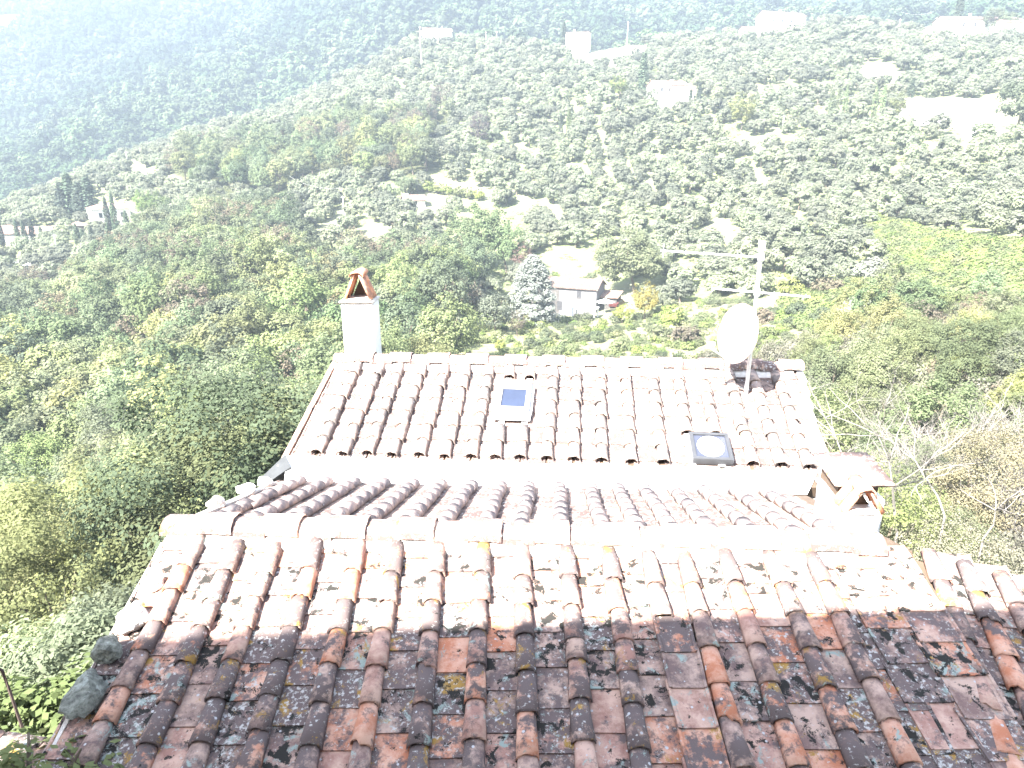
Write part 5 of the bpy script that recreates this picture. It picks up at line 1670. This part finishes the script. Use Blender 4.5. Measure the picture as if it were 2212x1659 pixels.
# ------------------------------------------------------------------ groves and woods
# olives
X, Y = polar_points(62, 470, 5.4, azlim=0.76, jitter=0.34, seed=21)
Z = height(X, Y)
px, py = projn(X, Y, Z)
r = np.hypot(X, Y)
dens = rng.random(len(X))
ok = ~inpoly(px, py, WOOD_NEAR) & ~inpoly(px, py, WOOD_RIGHT) & ~inpoly(px, py, WOOD_PATCH) & ~inpoly(px, py, ACACIA) & ~inpoly(px, py, BRAMBLES) & ~inpoly(px, py, MEADOW)
for c in CLEAR:
    ok &= ~inpoly(px, py, c)
cr_r = np.interp(np.arctan2(X, Y), crest[:, 0], crest[:, 1])
ok &= (r < cr_r + 6) & visible_filter(X, Y, Z, 2.0) & free(X, Y) & (r > 95) & (dens > 0.09)
ix = np.nonzero(ok)[0]
ix = ix[np.argsort(r[ix])]
print('OLIVES', len(ix))
def olive_zone(x_, y_):
    if x_ < 560: return 'on the ridge at the left, above the ravine wood'
    if x_ < 800: return 'left of the hut, between hut and ravine wood' if y_ > 430 else 'above the dirt road, left of the hut'
    if x_ < 1000: return 'on the slope just below the little hut' if y_ > 450 else 'beside and above the little hut'
    if x_ < 1200: return 'behind the bright green acacias' if y_ < 520 else 'between the acacias and the farmhouse'
    if x_ < 1450: return 'on the terraces behind the farmhouse' if y_ > 500 else 'in the dense grove above the farmhouse'
    if x_ < 1660: return 'left of the antenna mast' if y_ > 520 else 'in the grove straight above the antenna boom'
    if x_ < 1860: return 'just right of the antenna mast' if y_ > 480 else 'in the grove above right of the mast'
    return 'at the upper edge of the bramble slope' if y_ > 400 else 'in the right grove below the barn'
for n_, i in enumerate(ix[:300]):
    x_, y_ = px[i], py[i]
    zw = olive_zone(x_, y_)
    s = rnd.uniform(0.88, 1.4)
    szw = 'large' if s > 1.22 else ('small' if s < 1.05 else 'middling')
    p = (X[i], Y[i], Z[i] - 0.1)
    set_single('olive_tree', OLIVES[rnd.randrange(6)], p, s, szw + ' silvery olive tree ' + zw, 'olive tree', szw + ' olive trees ' + zw, sz=s * rnd.uniform(.85, 1.1))
far_i = ix[300:]
sc = rng.uniform(0.88, 1.4, (len(far_i), 1)) * np.ones((1, 3))
scatter_stuff('olive_grove', np.stack([X[far_i], Y[far_i], Z[far_i] - .1], -1), sc, OLIVES, 'silvery olive grove covering the far hillside', 5)

# near wood on the left, wood patch, wood on the right
def z_near(x, y):
    if y > 1000: return 'close beyond the left edge of the near roof'
    if y < 680: return 'on the upper rim of the left wood' if x < 500 else 'on the upper rim of the wood near the hut'
    if x < 200: return 'at the left picture edge in the ravine wood'
    if x < 430: return 'in the dark middle of the ravine wood'
    if x < 730: return 'in the ravine wood left of the white chimney'
    return 'in the wood right of the white chimney'
def z_patch(x, y):
    if x < 560: return 'at the left end of the wood patch among olives'
    if x < 760: return 'in the middle of the wood patch among olives'
    return 'at the right end of the wood patch among olives'
def z_right(x, y):
    if y > 1000: return 'close below the right end of the near roof'
    if x < 1950: return 'right of the dish on the overgrown slope'
    return 'by the right picture edge below the bramble slope'
WOODSRC = [m_[0] for m_ in BROAD_MID]
def wood(polys, rmin, rmax, step, seed, near_r, limit, smin, smax, label, group, name='broadleaf_tree', where=None):
    X, Y = polar_points(rmin, rmax, step, azlim=0.8, jitter=0.4, seed=seed)
    Z = height(X, Y); px, py = projn(X, Y, Z)
    k = np.zeros(len(X), bool)
    for p in polys: k |= inpoly(px, py, p)
    k &= visible_filter(X, Y, Z, 7.5) & free(X, Y)
    ix = np.nonzero(k)[0]; r = np.hypot(X, Y)
    ix = ix[np.argsort(r[ix])]
    print(name, label, len(ix))
    for i in ix[:limit]:
        near = r[i] < near_r
        fine = r[i] < 34
        kind = rnd.random()
        if fine:
            ms = rnd.choice(BROAD_PALE if X[i] > 5 else BROAD_FINE)
        elif near:
            ms = rnd.choice(BROAD_NEAR)
        else:
            ms = BROAD_MID[5] if kind < .3 else (BROAD_MID[4] if kind < .33 else rnd.choice(BROAD_MID[:4]))
        s = rnd.uniform(smin, smax)
        c = rnd.choice([(1, 1, 1), (1.15, 1.1, .9), (.85, .92, .8), (1.25, 1.15, .95), (1.05, 1.05, 1.05)])
        cw = {BROAD_MID[4][0].name: 'rusty brown', BROAD_MID[5][0].name: 'feathery light green', BROAD_PALE[0][0].name: 'half bare brownish'}.get(ms[0].name) or {1: 'green', 1.15: 'yellowish green', .85: 'dark green', 1.25: 'pale green', 1.05: 'mid green'}[c[0]]
        hw = 'broad ' if s > smin + .66 * (smax - smin) else ('small ' if s < smin + .33 * (smax - smin) else '')
        zw = where(px[i], py[i])
        set_tree(name, ms, (X[i], Y[i], Z[i]), s, hw + cw + ' tree ' + zw, 'tree', hw + cw + ' trees ' + zw, color=c, sz=s * rnd.uniform(.85, 1.15))
    rest = ix[limit:]
    if len(rest):
        sc_ = rng.uniform(smin, smax, (len(rest), 1)) * np.ones((1, 3))
        scatter_stuff('wood_mass', np.stack([X[rest], Y[rest], Z[rest]], -1), sc_, WOODSRC, label.replace(' tree', ' trees'), seed)
wood([WOOD_NEAR], 20, 270, 5.2, 31, 75, 230, .75, 1.15, 'green broadleaf tree in the dense wood filling the left ravine', '', where=z_near)
wood([WOOD_PATCH], 180, 440, 6.4, 33, 0, 65, .75, 1.2, 'mixed green tree in the wood patch among the olives, upper left of the middle', '', where=z_patch)
wood([WOOD_RIGHT], 17, 125, 4.6, 35, 75, 70, .38, .62, 'green bushy tree on the overgrown slope right of the roofs', '', where=z_right)

# large pale olives just left of the near roof, bright bush in the corner
OLNEAR = (crown('crown', L_OLIVE, 500, 2.0, 1.9, 3.2, 200, 120, 0.075, .45, lumps=9, amp=.4, shell=.6, low=-.8), trunk_mb(501, 4.6, .22, 2.0, 6).mesh('trunk', [M_BARK]))
for (x, y, z, s, lab) in ((175, 1350, 14, 1.0, 'pale silvery olive tree close beyond the left roof edge'), (30, 1370, 16, 1.0, 'grey green olive tree at the left picture edge beside the pale one'), (225, 1280, 17, .8, 'upper pale olive tree behind the roof stones')):
    t_ = Vector(at(x, y, z)); g_ = H(t_.x, t_.y)
    s2 = max((t_.z - g_) / 4.9, .5)
    set_tree('olive_tree', OLNEAR, (t_.x, t_.y, g_), s, lab, 'olive tree', color=(1.0, 1.05, .95), sz=s2)
t_ = Vector(at(60, 1500, 9.5)); g_ = H(t_.x, t_.y)
set_tree('leafy_bush', (crown('crown', L_YELLOW, 510, 1.5, 1.0, 1.2, 90, 60, 0.09, .35), SHRUB_STEM), (t_.x, t_.y, t_.z - 2.0), .9, 'light green bush behind the low wall at lower left', 'bush', color=(.8, .9, .8))
t_ = Vector(at(25, 1668, 5.0))
set_tree('leafy_bush', (crown('crown', L_YELLOW, 511, .9, .6, .5, 60, 40, 0.075, .25), SHRUB_STEM), (t_.x, t_.y, t_.z - .7), .7, 'bright green leafy bush in the bottom left corner below the wall', 'bush')

# brambles, meadow scrub, undergrowth: nobody could count them
BEHIND = [(700, 770), (1780, 765), (1830, 1000), (1950, 1200), (1900, 1500), (500, 1500), (560, 1000)]
def cover_pts(polys, rmin, rmax, step, seed, h=0.6, keepout=True):
    X, Y = polar_points(rmin, rmax, step, azlim=.8, jitter=.5, seed=seed)
    Z = height(X, Y); px, py = projn(X, Y, Z)
    k = np.zeros(len(X), bool)
    for p in polys: k |= inpoly(px, py, p)
    k &= visible_filter(X, Y, Z, h)
    if keepout: k &= free(X, Y, -1.5)
    return X[k], Y[k], Z[k]
tuftB = crown('bramble_clump', L_BRAMBLE, 520, 1.1, .55, .35, 40, 26, .17, .4, low=-.2)
X, Y, Z = cover_pts([BRAMBLES], 38, 190, 1.25, 41)
print('bramble', len(X))
scatter_stuff('bramble_cover', np.stack([X, Y, Z - .1], -1), rng.uniform(.7, 1.5, (len(X), 1)) * np.ones((1, 3)), [tuftB], 'yellow green brambles and ivy blanketing the right slope', 6)
tuftR = crown('scrub_clump', L_WOOD, 521, .8, .6, .4, 30, 22, .10, .32, low=-.2)
tuftR2 = crown('scrub_clump', L_RUST, 522, .8, .6, .4, 26, 18, .10, .32, low=-.2)
tuftR3 = crown('scrub_clump', L_BRAMBLE, 523, .8, .6, .4, 30, 24, .09, .32, low=-.2)
tuftT = crown('scrub_clump', L_TWIG, 526, .9, .7, .5, 30, 26, .07, .36, low=-.2)
X, Y, Z = cover_pts([WOOD_RIGHT, BEHIND], 14, 85, 1.05, 43)
print('scrub', len(X))
scatter_stuff('undergrowth', np.stack([X, Y, Z], -1), np.stack([rng.uniform(.7, 1.6, len(X))] * 2 + [rng.uniform(.8, 2.6, len(X))], -1), [tuftR, tuftR2, tuftR3, tuftT, tuftT], 'tangled brownish green undergrowth right of the roofs', 7)
def twig_mesh(seed):
    g = random.Random(seed); mb = MB()
    def gr(p, d, L, r, k):
        q = p + d * L; mid = p.lerp(q, .5) + Vector((g.gauss(0, .05), g.gauss(0, .05), 0)) * L
        mb.tube([p, mid, q], [r, r * .8, r * .55], 3, cap=False)
        if k < 3:
            for _ in range(g.choice([2, 3, 3])):
                gr(p.lerp(q, g.uniform(.5, 1)), (d + Vector((g.gauss(0, .6), g.gauss(0, .6), g.gauss(.1, .4)))).normalized(), L * g.uniform(.5, .8), r * .6, k + 1)
    for _ in range(5):
        gr(Vector((0, 0, 0)), Vector((g.gauss(0, .5), g.gauss(0, .5), 1)).normalized(), g.uniform(.6, 1.0), .016, 0)
    return mb.mesh('bare_twigs', [M_DEAD])
TWIGS = [twig_mesh(600), twig_mesh(601)]
X, Y, Z = cover_pts([[(1740, 790), (1830, 800), (1950, 850), (2300, 900), (2300, 1320), (1940, 1200)]], 12, 40, .7, 49, 1.5)
print('twigs', len(X))
zz = rng.uniform(1.2, 2.6, len(X))
scatter_stuff('bare_twigs', np.stack([X, Y, Z + rng.uniform(.0, 1.0, len(X))], -1), np.stack([zz * .9, zz * .9, zz], -1), TWIGS, 'pale leafless twigs of the tangled bushes right of the roofs', 12)
tuftM = crown('meadow_clump', L_BRAMBLE, 524, .7, .4, .2, 20, 16, .13, .3, low=-.2)
X, Y, Z = cover_pts([MEADOW], 60, 160, 1.9, 45)
k = (np.sin(X * .35) * np.cos(Y * .31 + 1) + rng.random(len(X)) * 1.2) > .25
X, Y, Z = X[k], Y[k], Z[k]
scatter_stuff('meadow_scrub', np.stack([X, Y, Z], -1), rng.uniform(.5, 1.6, (len(X), 1)) * np.ones((1, 3)), [tuftM, tuftR, tuftM], 'low green scrub dotted over the sunny meadow', 8)
# rough grass between the olives
tuftG = crown('grass_clump', L_GRASS, 525, .9, .3, .1, 16, 12, .16, .4, low=-.1)
X, Y = polar_points(95, 330, 4.2, azlim=.76, jitter=.5, seed=47)
Z = height(X, Y); px, py = projn(X, Y, Z)
k = ~inpoly(px, py, WOOD_NEAR) & visible_filter(X, Y, Z, .5) & (rng.random(len(X)) < .6)
for c in CLEAR: k &= ~inpoly(px, py, c)
scatter_stuff('rough_grass', np.stack([X[k], Y[k], Z[k]], -1), rng.uniform(.5, 1.5, (k.sum(), 1)) * np.ones((1, 3)), [tuftG], 'rough dry grass on the ground between the olive trees', 9)
# shrubs on the slopes one can tell apart
SH = [(1010, 742, 1.5), (1180, 735, 1.1), (1450, 705, 1.9), (1420, 735, 1.5), (1480, 742, 1.6), (1520, 700, 1.2), (1290, 742, 1.0), (1700, 640, 2.0), (1720, 690, 1.5), (1650, 700, 1.3), (1780, 705, 1.5), (1610, 755, 1.6), (1080, 756, .9), (1340, 756, 1.2), (1790, 640, 1.8)]
for k, (x, y, s) in enumerate(SH):
    me = (SHRUB[0], SHRUB[1], SHRUB_YELLOW, SHRUB[0], SHRUB_RUST)[k % 5]
    kindw = ('dark green', 'mid green', 'yellow green', 'dark green', 'rusty brown')[k % 5]
    tree_at(x, y, s, (me, SHRUB_STEM), 'shrub', kindw + ' shrub on the meadow slope above the farther ridge', 'shrub', kindw + ' shrubs on the meadow slope', k=1.0)

# far wooded mountain
X, Y = polar_points(470, 1500, 8.8, azlim=.74, jitter=.5, seed=51)
Z = height(X, Y); px, py = projn(X, Y, Z + 8)
k = (px > -60) & (px < 2270) & (py > -160) & (py < 560)
X, Y, Z = X[k], Y[k], Z[k]
rr = np.hypot(X, Y)
thin = rng.random(len(X)) < np.clip(1100 / rr, .45, 1)
qk = ~inpoly(*projn(X, Y, Z), [(-120, 95), (70, 80), (70, 40), (-120, 40)])
thin &= qk
X, Y, Z, rr = X[thin], Y[thin], Z[thin], rr[thin]
print('FAR', len(X))
FARM = [crown('far_crown', L_FAR, 530 + q, 5.4, 5.8, 5.0, 46, 20, 0.95, 1.45, rough=0.16, outw=1.3, lumps=7, amp=.4, shell=.7, low=-.5) for q in range(4)]
s_ = rng.uniform(.75, 1.6, len(X)) * np.clip(rr / 900, 1, 1.35)
scatter_stuff('forest_far', np.stack([X, Y, Z], -1), np.stack([s_, s_, s_ * rng.uniform(.75, 1.45, len(X))], -1), FARM, 'blue hazed woods covering the far mountain side', 11)
# trees right behind the crest of the olive hill
# ------------------------------------------------------------------ haze
mb = MB(); mb.box(-5900, 5900, -5900, 5900, -110, 325)
hz = link('haze', mb.mesh('haze', []))
m, t, out = new_mat('haze_air')
pv = t.nodes.new('ShaderNodeVolumePrincipled')
pv.inputs['Color'].default_value = (0.24, 0.285, 0.35, 1)
pv.inputs['Density'].default_value = HAZE_DENSITY
pv.inputs['Anisotropy'].default_value = 0.0
t.links.new(pv.outputs[0], out.inputs['Volume'])
hz.data.materials.append(m)
tag(hz, 'thin pale blue haze over the valley', kind='stuff')
